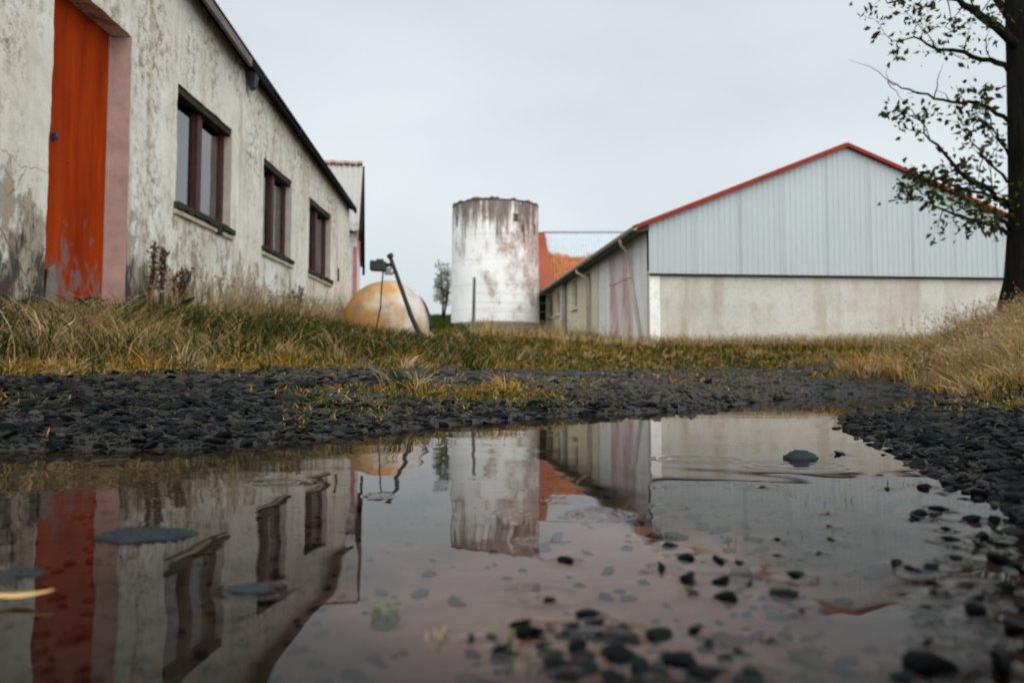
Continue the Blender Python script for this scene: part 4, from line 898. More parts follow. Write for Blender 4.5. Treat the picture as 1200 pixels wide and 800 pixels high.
limb([(1190, 30, 0), (1160, -10, .2), (1120, -30, .3), (1080, -55, .3), (1040, -50, .3)], .04, 2, ln=.5)
for k in range(13):                                              # the crown above the frame and to the far side
    zz = rt.uniform(3.4, 7.6); a = rt.uniform(0, 6.28) if k > 4 else rt.uniform(-1.2, 1.2)
    grow(mb, (.07, 0, zz), (math.cos(a), math.sin(a), .5), rt.uniform(1.2, 2.2), .05, 2, rt, tips, .1, .16)
trunk = mb.build('trunk', M['bark'], tree, smooth=True)
leaf_mesh('crown', tips + tips[::3], 1, .072, rt, .05, LEAFCOL * 1.1, M['blade'], tree)
# small tree on the rise beyond the silo
rt2 = np.random.default_rng(5); fx = at(520, 366, 60); ftree = empty('small_tree', (fx.x, 60, gz(fx.x, 60) - .1)); tag(ftree, 'small thin leafy tree on the rise beside the silo', 'tree')
mb = MB(); tp = []; hh = at(518, 308, 60).z - ftree.location.z
for k in range(4):
    b0 = Vector(rt2.normal(0, .12, 3)); b0.z = 0; tops = Vector((rt2.uniform(-.5, .6), rt2.uniform(-.4, .4), hh * rt2.uniform(.8, 1.0)))
    mb.tube([b0, b0.lerp(tops, .5) + Vector((.1, 0, 0)), tops], [.06, .04, .012], 5, cap=False)
    for i in range(9):
        t_ = rt2.uniform(.3, .98); grow(mb, b0.lerp(tops, t_), Vector(rt2.normal(0, 1, 3)) + Vector((0, 0, .6)), rt2.uniform(.4, .9), .018, 1, rt2, tp, .1, .2)
mb.build('trunk', M['bark'], ftree); leaf_mesh('crown', tp, 2, .15, rt2, .16, LEAFCOL * 3.2, M['blade'], ftree)

# ------------------------------------------------------------------ stones
def ico(sub):
    b = bmesh.new(); bmesh.ops.create_icosphere(b, subdivisions=sub, radius=1); b.verts.ensure_lookup_table()
    V = np.array([v.co for v in b.verts]); Fq = np.array([[v.index for v in f.verts] for f in b.faces]); b.free(); return V, Fq
I1, F1 = ico(1); I2, F2 = ico(2)
def stone_variant(V, rng, flat, cuts=5):
    V = V.copy()
    for _ in range(cuts):                                        # planes knocked off the lump
        nrm = rng.normal(0, 1, 3); nrm /= np.linalg.norm(nrm); off = rng.uniform(.3, .75)
        dd = V @ nrm - off; V = V - np.clip(dd, 0, None)[:, None] * nrm
    V *= (1 + rng.normal(0, .05, (len(V), 1))); V *= np.array([1.0, rng.uniform(.6, .95), flat * rng.uniform(.8, 1.2)])
    return V
rs_ = np.random.default_rng(12)
SLATE2 = [stone_variant(I2, rs_, rs_.uniform(.3, .62), 6) for _ in range(14)]; SLATE1 = [stone_variant(I1, rs_, .45, 3) for _ in range(12)]
ROUND2 = [stone_variant(I2, rs_, .55, 9) * np.array([1.15, 1.0, 1.0]) for _ in range(16)]
def rot_mats(n, rng, tilt):
    a = rng.uniform(0, 6.283, n); tx = rng.normal(0, tilt, n); ty = rng.normal(0, tilt, n)
    ca, sa = np.cos(a), np.sin(a); cx, sx = np.cos(tx), np.sin(tx); cyy, sy = np.cos(ty), np.sin(ty); z, o_ = np.zeros(n), np.ones(n)
    Rz = np.stack([ca, -sa, z, sa, ca, z, z, z, o_], 1).reshape(n, 3, 3); Rx = np.stack([o_, z, z, z, cx, -sx, z, sx, cx], 1).reshape(n, 3, 3); Ry = np.stack([cyy, z, sy, z, o_, z, -sy, z, cyy], 1).reshape(n, 3, 3)
    return Rx @ Ry @ Rz
N0 = 112000
yy = np.exp(rs_.uniform(np.log(.55), np.log(9.5), N0)); xx = rs_.uniform(-.75, .75, N0) * yy
sdv = shore_sd(xx, yy); gv_, _ = zones(xx, yy)
leftside = xx < .6 + .35 * yy
ok = (rs_.random(N0) < np.where(leftside, 1 - .86 * sstep(yy - .35 * np.clip(-xx, 0, 2), 2.7, 3.6), 1)) & (sdv > -.035) & (rs_.random(N0) < gv_ * np.where(sdv < 0, .45, 1.0)) & (yy < 8)
ok &= rs_.random(N0) < 1 - .8 * np.clip(moss_w(xx, yy), 0, 1)
xx, yy, sdv, leftside = xx[ok], yy[ok], sdv[ok], leftside[ok]
size = np.where(leftside, rs_.lognormal(np.log(.0036), .85, len(xx)) * (1 + .16 * np.clip(yy - 1, 0, 6)), rs_.lognormal(np.log(.0042), .6, len(xx)) * (1 + .35 * np.clip(yy - 1, 0, 2)))
size = np.clip(size, .003, .007 + .008 * yy)
zz = ground_h(xx, yy) + size * .12
Rm = rot_mats(len(xx), rs_, .28)
prom = size / yy; vis = (np.abs(xx) < .6 * yy); order = np.argsort(-(prom * vis))
big = order[:300]; rest = order[300:]
VM = []
for i, v in enumerate(SLATE2):
    m_ = np_mesh('stone', v, F2); m_.shade_flat(); m_.materials.append(M['stone']); VM.append(m_)
for n_, i in enumerate(big):
    o = bpy.data.objects.new('stone', VM[n_ % len(VM)]); COL.objects.link(o); o.parent = ground
    o.matrix_local = Matrix.Translation((xx[i], yy[i], zz[i])) @ Matrix(Rm[i].tolist()).to_4x4() @ Matrix.Scale(size[i], 4)
def joined(name, ids, variants, Ft, mat, label, X, Y, Z, S, Rr, rng):
    Vs, Fs, To = [], [], []; off = 0; vi = rng.integers(0, len(variants), len(ids))
    for k in range(len(variants)):
        s_ = ids[vi == k]
        if not len(s_): continue
        P = np.einsum('nij,vj->nvi', Rr[s_], variants[k]) * S[s_][:, None, None] + np.stack([X[s_], Y[s_], Z[s_]], -1)[:, None, :]
        nv = variants[k].shape[0]; Vs.append(P.reshape(-1, 3)); Fs.append((Ft[None] + (np.arange(len(s_)) * nv)[:, None, None] + off).reshape(-1, 3)); off += len(s_) * nv
        To.append(np.repeat(rng.random(len(s_)) ** 2.4, nv))
    m_ = np_mesh(name, np.concatenate(Vs), np.concatenate(Fs)); a_ = m_.attributes.new('tone', 'FLOAT', 'POINT'); a_.data.foreach_set('value', np.concatenate(To).astype(np.float32))
    m_.shade_flat(); o_ = link_mesh(name, m_, mat); return tag(o_, label, 'gravel', kind='stuff')
nearm = prom[rest] > np.quantile(prom[rest], .80)
joined('gravel', rest[nearm], SLATE2, F2, M['stone'], 'dark blue-grey slate gravel along the puddle shore', xx, yy, zz, size, Rm, rs_)
joined('fine_gravel', rest[~nearm], SLATE1, F1, M['stone'], 'fine dark gravel between the larger shore stones', xx, yy, zz, size, Rm, rs_)
Nt = 24000; ty = np.exp(rs_.uniform(np.log(2.8), np.log(10), Nt)); tx = rs_.uniform(-.5, .62, Nt) * ty; tg, _ = zones(tx, ty); kt = (rs_.random(Nt) < tg) & (shore_sd(tx, ty) > 0); tx, ty = tx[kt], ty[kt]
ts_ = np.clip(rs_.lognormal(np.log(.0072), .55, len(tx)) * (.6 + .15 * ty), .004, .04)
joined('track_gravel', np.arange(len(tx)), SLATE1, F1, M['trackstone'], 'scattered grey gravel on the farm track behind the puddle', tx, ty, ground_h(tx, ty) + ts_ * .1, ts_, rot_mats(len(tx), rs_, .4), rs_)
# submerged gravel on the puddle bed
Nb = 1900; by = np.exp(rs_.uniform(np.log(.24), np.log(1.3), Nb)); bx = rs_.uniform(-.7, .7, Nb) * by; okb = shore_sd(bx, by) < -.01; bx, by = bx[okb], by[okb]
bs = np.clip(rs_.lognormal(np.log(.0055), .45, len(bx)), .002, .014); bz = ground_h(bx, by) + bs * .1
low_ = (rs_.random(len(bx)) > .8 * np.exp(-((bx - .02) / .16) ** 2 - ((by - .66) / .25) ** 2)) & ((bz + bs * .4 < -.0012) | (rs_.random(len(bx)) < .35) & (bz > -.012))
bx, by, bs, bz = bx[low_], by[low_], bs[low_], bz[low_]
joined('bed_gravel', np.arange(len(bx)), SLATE1, F1, M['stone'], 'dim gravel lying under the brown puddle water', bx, by, bz, bs, rot_mats(len(bx), rs_, .2), rs_)

# pebbles standing out of the water
FAM = {'a': ('dark pebble at the reflected barn roof edge', 'pebbles around the reflected roof edge'), 'b': ('small dark pebble off the gravel spit', 'pebbles off the gravel spit'),
       'c': ('wet stone heaped at the puddle\'s near edge', 'stones heaped at the near edge'), 'd': ('wet dark stone among reflected tree branches', 'stones under the tree reflection')}
ORD = 'first second third fourth fifth sixth seventh eighth ninth tenth eleventh twelfth thirteenth fourteenth fifteenth sixteenth seventeenth eighteenth nineteenth twentieth twenty-first twenty-second'.split()
FAM['e'] = ('small wet stone filling the gaps of the near stone heap', 'small stones in the near heap'); FAM['f'] = ('small wet stone scattered in the shallows below the gravel spit', 'small stones in the shallows')
PM = []
for v in ROUND2:
    m_ = np_mesh('pebble', v, F2); m_.materials.append(M['pebble']); m_.shade_flat(); PM.append(m_)
for i, (p, hw, rt_, fam) in enumerate(PW):
    Rr = hw / FPX * p.y; o = bpy.data.objects.new('pebble', PM[i % len(PM)]); COL.objects.link(o)
    hz = Rr * (.55 + .75 * rt_) * (.9 if fam == 'b' else 1.1); o.location = (p.x, p.y, 0.0 if fam == 'b' else hz * .12); o.scale = (Rr * 1.08, Rr * rs_.uniform(.75, 1.1), hz); o.rotation_euler = (rs_.normal(0, .12), rs_.normal(0, .12), rs_.uniform(0, 6.28))
    same = sorted(q[0] for q in PEB if q[4] == fam)
    if fam in 'ef': tag(o, FAM[fam][0], 'pebble', FAM[fam][1]); continue
    tag(o, FAM[fam][0] + ', ' + ORD[same.index(PEB[i][0]) + (sum(1 for q in PEB[:i] if q[4] == fam and q[0] == PEB[i][0]))] + ' from the left', 'pebble', FAM[fam][1])
def low_island(px, py, hwp, name, label, cat, hgt, n):
    c = at_w(px, py); Rr = hwp / FPX * c.y; V = [(0, 0, hgt)]; Fq = []; nr, na = 14, 64
    for r in range(1, nr + 1):
        for k in range(na):
            a = 6.283 * k / na; q = Rr * r / nr * (1 + .10 * math.sin(3 * a + n) + .05 * math.sin(7 * a) + .16 * mnoise.noise(Vector((math.cos(a) * 3, math.sin(a) * 3, n * 1.7)))); e = r / nr
            z_ = hgt * (1 - e ** 2.2) + min(.0036, Rr * .12) * mnoise.noise(Vector((math.cos(a) * q * 260, math.sin(a) * q * 260, n))) - (.004 if r == nr else 0)
            V.append((math.cos(a) * q, math.sin(a) * q * .72, z_))
    for k in range(na): Fq.append((0, 1 + k, 1 + (k + 1) % na))
    for r in range(nr - 1):
        for k in range(na): a_, b_ = 1 + r * na, 1 + (r + 1) * na; Fq.append((a_ + k, b_ + k, b_ + (k + 1) % na, a_ + (k + 1) % na))
    o_ = MB().add(V, Fq).build(name, M['awash'], None); o_.location = c; return tag(o_, label, cat)
low_island(168, 627, 56, 'flat_stone', 'broad flat grey stone awash in the reflection of the farm building', 'stone', .0045, 1)
low_island(292, 690, 29, 'flat_stone', 'small flat stone just under the reflected windows', 'stone', .002, 4)
low_island(938, 537, 20, 'flat_stone', 'low rough stone standing clear of the water near the far shore', 'stone', .011, 7)
low_island(20, 672, 34, 'flat_stone', 'faint flat stone awash beside the reflected red door', 'stone', .0012, 9)

# ------------------------------------------------------------------ grass
GREEN, OLIVE, STRAW, ORANGE, PINK, DARK = [np.array(c) for c in ((.030, .053, .010), (.072, .067, .013), (.44, .315, .145), (.34, .185, .03), (.46, .335, .215), (.010, .017, .005))]
def blades(name, label, x, y, h, wd, lean, col, rng, z=None, seed_frac=0.0, seed_col=PINK, curl=1.0, az=None):
    n = len(x); z = ground_h(x, y) - .01 if z is None else z
    az = rng.uniform(0, 6.283, n) if az is None else az; L = np.stack([np.cos(az), np.sin(az)], 1) * (lean * rng.uniform(.3, 1.4, n))[:, None]
    fa = rng.uniform(0, 6.283, n); S = np.stack([np.cos(fa), np.sin(fa)], 1)
    V = np.empty((n, 7, 3)); ts = [0, .38, .72, 1.0]; ws = [1.0, .85, .55]
    for i, t in enumerate(ts):
        cx = x + L[:, 0] * h * t ** (1 + curl * .8); cyy = y + L[:, 1] * h * t ** (1 + curl * .8); cz = z + h * (t - .28 * np.minimum(lean, 1.2) * t * t * curl)
        if i < 3:
            V[:, 2 * i] = np.stack([cx - S[:, 0] * wd * ws[i] / 2, cyy - S[:, 1] * wd * ws[i] / 2, cz], 1); V[:, 2 * i + 1] = np.stack([cx + S[:, 0] * wd * ws[i] / 2, cyy + S[:, 1] * wd * ws[i] / 2, cz], 1)
        else: V[:, 6] = np.stack([cx, cyy, cz], 1)
    b = np.arange(n)[:, None] * 7
    Q = np.concatenate([b + [[0, 1, 3, 2]], b + [[2, 3, 5, 4]]]); T = b + [[4, 5, 6]]
    C = np.repeat(col[:, None, :], 7, 1); VV, CC, Fs = V.reshape(-1, 3), C.reshape(-1, 3), [Q, T]
    if seed_frac:
        s_ = np.where(rng.random(n) < seed_frac)[0]; tip = V[s_, 6]; prev = (V[s_, 4] + V[s_, 5]) / 2; d = tip - prev; ln = np.linalg.norm(d, axis=1, keepdims=True); d /= ln + 1e-9
        m = 5; P = tip[:, None, :] - d[:, None, :] * (ln[:, None, :] * np.linspace(0, .9, m)[None, :, None]); P = P.reshape(-1, 3); dd = np.repeat(d, m, 0)
        lv, lf = leaf_arrays(P, dd, .018 * np.repeat(np.clip(h[s_] / .3, .4, 1.6), m), rng, .5)
        lc = np.repeat(seed_col[None] * rng.uniform(.45, 1.0, (len(P), 1)), 4, 0)
        Fs.append(lf + len(VV)); VV = np.concatenate([VV, lv]); CC = np.concatenate([CC, lc])
    Fs = [Fs[0]] + [np.concatenate(Fs[1:])]
    m_ = np_mesh(name, VV, Fs); a_ = m_.color_attributes.new('col', 'FLOAT_COLOR', 'POINT'); a_.data.foreach_set('color', np.concatenate([CC, np.ones((len(CC), 1))], 1).ravel().astype(np.float32))
    o_ = link_mesh(name, m_, M['blade']); return tag(o_, label, 'grass', kind='stuff')
rg = np.random.default_rng(33)
def pick(w_, cols):
    w_ = np.stack(w_, 1); w_ = np.clip(w_, 1e-4, None); w_ /= w_.sum(1, keepdims=True); u = rg.random((len(w_), 1)); k = (u > np.cumsum(w_, 1)).sum(1).clip(0, len(cols) - 1)
    return np.array(cols)[k] * rg.uniform(.65, 1.25, (len(k), 1))
def clump(x, y, n):                                               # gather loose positions towards tuft centres
    cx, cyv = x[rg.integers(0, len(x), n)], y[rg.integers(0, len(y), n)]
    return cx, cyv
def tufts(name, label, cx, cy, hc, cols, per, rng, wd, lean=.9, seed_frac=.06, spread=.28):
    m = len(cx); rep = np.repeat(np.arange(m), per); n_ = len(rep); a = rng.uniform(0, 6.283, n_); r = np.abs(rng.normal(0, 1, n_)) * spread * hc[rep]
    x = cx[rep] + np.cos(a) * r; y = cy[rep] + np.sin(a) * r; side = rng.uniform(0, 6.283, m)[rep]
    ax, ay = np.cos(a) * .8 + np.cos(side) * .7, np.sin(a) * .8 + np.sin(side) * .7
    h = hc[rep] * rng.uniform(.45, 1.2, n_); col = cols[rep] * rng.uniform(.55, 1.3, (n_, 1)); dead = rng.random(n_) < .22; col[dead] = STRAW * rng.uniform(.5, 1.1, (dead.sum(), 1))
    return blades(name, label, x, y, h, wd(y), lean * rng.uniform(.5, 1.3, n_), col, rng, seed_frac=seed_frac, az=np.arctan2(ay, ax), curl=1.25)
# left bank, from the gravel to the wall
n = 102000
y_ = np.exp(rg.uniform(np.log(2.2), np.log(17), n)); x_ = rg.uniform(-.72, .05, n) * y_
cl = rg.random(n) < .55; kx = np.round(x_ / .13 + wob(x_, y_, 0, 9)) * .13; ky = np.round(y_ / .16 + wob(y_, x_, 0, 9)) * .16
x_ = np.where(cl, kx + rg.normal(0, .03, n), x_); y_ = np.where(cl, ky + rg.normal(0, .03, n), y_)
g1, _ = zones(x_, y_); ok = (x_ > -3.17) & (rg.random(n) > g1 * 1.02) & (shore_sd(x_, y_) > .3); x_, y_, g1 = x_[ok], y_[ok], g1[ok]
pn = wob(x_ * 1.0, y_ * 1.0, 0, 9); rd_, _ = seg_dist(x_, y_, ROAD, False); inl = sstep(rd_, .6, 1.5); wallp = sstep(x_, -2.1, -3.0) * sstep(y_, 6.6, 8.5)
mound = np.exp(-((x_ + 1.95) / .45) ** 2 - ((y_ - 4.35) / .35) ** 2) + np.exp(-((x_ + 2.5) / .3) ** 2 - ((y_ - 4.7) / .3) ** 2)
h_ = (.035 + .11 * inl + .12 * np.clip(pn, -.7, 1) * inl + .10 * mound) * rg.uniform(.5, 1.3, len(x_)) + wallp * rg.uniform(.05, .30, len(x_))
h_ *= np.where((y_ < 7.4) & (x_ < -2.3), .5, .8); h_ = np.maximum(h_, .02)
c_ = pick([.25 * (1 - inl) + .5 * inl + .5 * np.clip(pn, 0, 1), .45 * (1 - inl) + .25, .10 + .7 * wallp + 1.8 * mound + .9 * np.clip(-pn - .1, 0, 1) * inl, 1.0 * (1 - inl) + .06, .3 * wallp + .3 * mound, .35 * inl * np.clip(pn + .3, 0, 1)], [GREEN, OLIVE, STRAW, ORANGE, PINK, DARK])
blades('grass', 'straw and green grass on the bank below the farm building', x_, y_, h_, np.clip(.0018 * y_ ** .5 * 1.6, .003, .009), np.full(len(x_), .75) + .35 * mound, c_, rg, seed_frac=.05)
m = 2400; cy_ = np.exp(rg.uniform(np.log(2.5), np.log(16), m)); cx_ = rg.uniform(-.72, .02, m) * cy_; g1, _ = zones(cx_, cy_); ok = (cx_ > -3.12) & (g1 < .5) & (shore_sd(cx_, cy_) > .4); cx_, cy_ = cx_[ok], cy_[ok]
rd_, _ = seg_dist(cx_, cy_, ROAD, False); hc = np.clip(rg.lognormal(np.log(.085), .6, len(cx_)), .03, .28) * (.45 + .55 * sstep(rd_, .5, 1.5)) * np.where((cy_ < 7.4) & (cx_ < -2.3), .6, 1)
pn = wob(cx_ * 1.4, cy_ * 1.4, 0, 9); fr_ = 1 - sstep(rd_, .6, 1.3)
tufts('grass_tufts', 'tangled grass tufts along the bank under the farm building', cx_, cy_, hc, pick([.7 + .5 * (pn > 0), np.full(len(cx_), .4), .25 + .5 * (pn < -.1), .12 + .9 * fr_, np.full(len(cx_), .1), .3 * (pn > .1)], [GREEN, OLIVE, STRAW, ORANGE, PINK, DARK]), 26, rg, lambda y: np.clip(.003 * y ** .5, .0035, .010))
# tall dry stems along the wall foot
n = 2600; y_ = rg.uniform(7.2, 16.5, n); x_ = -3.14 + np.abs(rg.normal(0, .28, n)); pn = wob(x_, y_, 3, 12); k_ = rg.random(n) < .5 + .5 * pn; x_, y_ = x_[k_], y_[k_]
blades('dry_stems', 'tall pale dry stems along the foot of the whitewashed wall', x_, y_, rg.uniform(.2, .52, len(x_)), np.full(len(x_), .006), np.full(len(x_), .35), pick([np.full(len(x_), .6), np.full(len(x_), .25), np.full(len(x_), .15)], [STRAW, PINK, OLIVE]), rg, seed_frac=.7, seed_col=STRAW)
# middle field up to barn, silo and tank
n = 60000
y_ = np.exp(rg.uniform(np.log(5.0), np.log(62), n)); x_ = rg.uniform(-.28, .62, n) * y_
g1, _ = zones(x_, y_)
bu = (x_ - 4.05) * math.cos(BA) + (y_ - 25) * math.sin(BA); bv = -(x_ - 4.05) * math.sin(BA) + (y_ - 25) * math.cos(BA)
inb = (bu > -.05) & (bv > -.05); ins = np.hypot(x_ - SC.x, y_ - SC.y) < SR * 1.05; int_ = np.hypot(x_ - tcn.x, (y_ - TY - .6) * .6) < .7
ok = (rg.random(n) > g1) & ~inb & ~ins & ~int_ & (x_ > -3.1) & (x_ < 4.5 + .2 * y_); x_, y_, bu, bv = x_[ok], y_[ok], bu[ok], bv[ok]
pn = wob(x_ * .55, y_ * .4, 0, 9); foot = np.maximum(np.exp(-((bv + .5) / .9) ** 2) * (bu > -1.5), np.exp(-((bu + .6) / .7) ** 2) * (bv > 0)); foot = np.maximum(foot, np.exp(-((np.hypot(x_ - SC.x, y_ - SC.y) - SR - 1) / 1.6) ** 2))
far_ = sstep(y_, 7, 20)
h_ = (.04 + .06 * far_ + .09 * np.clip(pn, 0, 1) * far_ + .15 * foot) * rg.uniform(.5, 1.3, len(x_))
c_ = pick([.45 + .7 * np.clip(pn, 0, 1), np.full(len(x_), .5), .10 + .9 * foot * (pn > -.2), .35 * (1 - foot), .35 * foot], [GREEN, OLIVE, STRAW, ORANGE, PINK])
blades('meadow_grass', 'short green and yellow meadow grass running up to the barn and silo', x_, y_, h_, .0022 * y_ ** .8 + .002, np.full(len(x_), .55), c_, rg, seed_frac=.03, seed_col=STRAW)
m = 1500; cy_ = np.exp(rg.uniform(np.log(6), np.log(34), m)); cx_ = rg.uniform(-.2, .5, m) * cy_; g1, _ = zones(cx_, cy_); bu = (cx_ - 4.05) * math.cos(BA) + (cy_ - 25) * math.sin(BA); bv = -(cx_ - 4.05) * math.sin(BA) + (cy_ - 25) * math.cos(BA)
ok = (g1 < .4) & ~((bu > -.2) & (bv > -.2)) & (cx_ < 3.5 + .2 * cy_) & (np.hypot(cx_ - tcn.x, (cy_ - TY - .6) * .6) > .8) & (cx_ > -3.1); cx_, cy_ = cx_[ok], cy_[ok]; pn = wob(cx_ * .9, cy_ * .6, 0, 9)
tufts('meadow_tufts', 'uneven tufts of green and yellow grass in the field before the barn', cx_, cy_, np.clip(rg.lognormal(np.log(.09), .5, len(cx_)), .04, .25) * sstep(cy_, 3, 14), pick([.5 + .5 * (pn > 0), np.full(len(cx_), .5), .2 + .3 * (pn < 0), np.full(len(cx_), .5), np.full(len(cx_), .05), .3 * (pn > .2)], [GREEN, OLIVE, STRAW, ORANGE, PINK, DARK]), 20, rg, lambda y: .0024 * y ** .8 + .002)
n = 5200; y_ = rg.uniform(17, 41, n); x_ = rg.uniform(-.05, .17, n) * y_
bu = (x_ - 4.05) * math.cos(BA) + (y_ - 25) * math.sin(BA); bv = -(x_ - 4.05) * math.sin(BA) + (y_ - 25) * math.cos(BA); pn = wob(x_ * .8, y_ * .5, 0, 9)
ok = (np.hypot(x_ - SC.x, y_ - SC.y) > SR * 1.06) & ~((bu > -.1) & (bv > -.1)) & (pn > -.15 + .5 * (y_ < 24)) & (y_ > 20); x_, y_ = x_[ok], y_[ok]
blades('dry_weeds', 'pale dry weeds standing in front of the silo and the barn side', x_, y_, rg.uniform(.2, .7, len(x_)) * (.5 + .5 * (wob(x_ * 1.5, y_, 0, 9) > .1)), np.full(len(x_), .018), np.full(len(x_), .5), pick([np.full(len(x_), .7), np.full(len(x_), .3), np.full(len(x_), .2)], [STRAW, PINK, OLIVE]), rg, seed_frac=.8, seed_col=STRAW * 1.15)
n = 5000; bu = rg.uniform(-.5, 13, n); bv = -np.abs(rg.normal(0, .5, n)) - .03; x_ = 4.05 + bu * math.cos(BA) - bv * math.sin(BA); y_ = 25 + bu * math.sin(BA) + bv * math.cos(BA)
blades('wall_foot_grass', 'dry straw grass along the foot of the barn gable', x_, y_, rg.uniform(.15, .5, n), np.full(n, .014), np.full(n, .45), pick([np.full(n, .6), np.full(n, .3), np.full(n, .35)], [STRAW, ORANGE, OLIVE]), rg, seed_frac=.5, seed_col=STRAW)
n = 5000; y_ = rg.uniform(40, 82, n); x_ = rg.uniform(-.14, -.03, n) * y_; k_ = np.hypot(x_ - SC.x, y_ - SC.y) > SR * 1.1; x_, y_ = x_[k_], y_[k_]
blades('far_grass', 'green grass on the rise between the tank and the silo', x_, y_, rg.uniform(.2, .5, len(x_)), np.full(len(x_), .06), np.full(len(x_), .5), pick([np.full(len(x_), .8), np.full(len(x_), .3)], [GREEN * 1.4, OLIVE]), rg)
# right bank with feathery seed heads
n = 58000
y_ = np.exp(rg.uniform(np.log(2.6), np.log(11), n)); x_ = rg.uniform(.26, .78, n) * y_
cl = rg.random(n) < .6; kx = np.round(x_ / .15 + wob(x_, y_, 0, 9)) * .15; ky = np.round(y_ / .17 + wob(y_, x_, 0, 9)) * .17
x_ = np.where(cl, kx + rg.normal(0, .04, n), x_); y_ = np.where(cl, ky + rg.normal(0, .04, n), y_)
g1, _ = zones(x_, y_); sd_ = shore_sd(x_, y_); bz_ = base_h(x_, y_)
ok = (rg.random(n) > g1) & (sd_ > .04) & (x_ > .29 * y_ + .35) & ((bz_ > .11 + .02 * wob(x_, y_, 0, 9)) | (y_ < 4.6)); x_, y_, bz_ = x_[ok], y_[ok], bz_[ok]
pn = wob(x_ * 1.2, y_ * 1.2, 0, 9)
h_ = (.045 + .18 * np.clip(bz_ - .05, 0, .35) + .07 * np.clip(pn, -.4, 1)) * rg.uniform(.55, 1.35, len(x_))
c_ = pick([.5 + .9 * np.clip(-pn, 0, 1), np.full(len(x_), .5),   .3 + .8 * np.clip(pn, 0, 1), np.full(len(x_), .5), .05 + .35 * np.clip(pn, 0, 1), .3 + .4 * np.clip(-pn, 0, 1)], [GREEN, OLIVE, STRAW, ORANGE, PINK, DARK])
blades('bank_grass', 'drooping straw coloured grass with pale seed heads on the bank by the tree', x_, y_, h_, np.clip(.0018 * y_ ** .5 * 1.6, .003, .008), np.full(len(x_), .85), c_, rg, seed_frac=.10)
m = 1700; cy_ = np.exp(rg.uniform(np.log(2.75), np.log(10), m)); cx_ = rg.uniform(.30, .75, m) * cy_; g1, _ = zones(cx_, cy_); bz_ = base_h(cx_, cy_)
ok = (g1 < .5) & (shore_sd(cx_, cy_) > .12) & (cx_ > .30 * cy_ + .4) & ((bz_ > .10) | (cy_ < 4.2)); cx_, cy_, bz_ = cx_[ok], cy_[ok], bz_[ok]; pn = wob(cx_ * 1.4, cy_ * 1.4, 0, 9)
tufts('bank_tufts', 'golden and green grass tufts heaped on the bank below the tree', cx_, cy_, np.clip(rg.lognormal(np.log(.13), .45, len(cx_)), .05, .30) * (.7 + .8 * np.clip(bz_, 0, .5)), pick([.45 + .5 * (pn < 0), np.full(len(cx_), .4), .35 + .6 * (pn > .1), np.full(len(cx_), .45), .15 + .25 * (pn > .1), .3 * (pn < 0)], [GREEN, OLIVE, STRAW, ORANGE, PINK, DARK]), 30, rg, lambda y: np.clip(.003 * y ** .5, .0035, .009), 1.0, .16)
m = 90; cy_ = rg.uniform(3.1, 7.0, m); cx_ = rg.uniform(.51, .66, m) * cy_ + .05; ok = base_h(cx_, cy_) > .10; cx_, cy_ = cx_[ok], cy_[ok]
tufts('straw_clumps', 'tall bushy straw clumps with pale seed heads near the tree', cx_, cy_, rg.uniform(.16, .32, len(cx_)), pick([np.full(len(cx_), .6), np.full(len(cx_), .4), np.full(len(cx_), .2)], [STRAW, PINK, ORANGE]), 60, rg, lambda y: np.full(len(y), .0045), .8, .45, .35)
n = 320; y_ = rg.uniform(4.2, 9.5, n); x_ = rg.uniform(.42, .64, n) * y_; k_ = base_h(x_, y_) > .18; x_, y_ = x_[k_], y_[k_]
blades('tall_stems', 'tall thin seeding grass stems in front of the barn wall', x_, y_, rg.uniform(.12, .38, len(x_)), np.full(len(x_), .004), np.full(len(x_), .4), pick([np.full(len(x_), .7), np.full(len(x_), .3)], [STRAW, ORANGE]), rg, seed_frac=.8, seed_col=STRAW)
# moss and tiny sprouts among the gravel
n = 110000
y_ = np.exp(rg.uniform(np.log(.6), np.log(9), n)); x_ = rg.uniform(-.7, .72, n) * y_
sd_ = shore_sd(x_, y_); rd_, _ = seg_dist(x_, y_, ROAD, False); pn = wob(x_ * 1.6, y_ * 1.6, 0, 12)
lefts = x_ < .6 + .35 * y_
strip = moss_w(x_, y_)
ok = (rg.random(n) < strip) & (sd_ > .03); x_, y_ = x_[ok], y_[ok]
blades('moss_sprouts', 'yellow-green moss and seedlings sprouting between shore stones', x_, y_, rg.uniform(.010, .030, len(x_)) * (1 + .10 * y_), np.clip(.0034 * y_ ** .6, .002, .009), np.full(len(x_), .9), pick([np.full(len(x_), .4), np.full(len(x_), .45), np.full(len(x_), .3), np.full(len(x_), .12)], [GREEN * 1.6, OLIVE * 1.7, ORANGE * 1.1, STRAW]), rg)

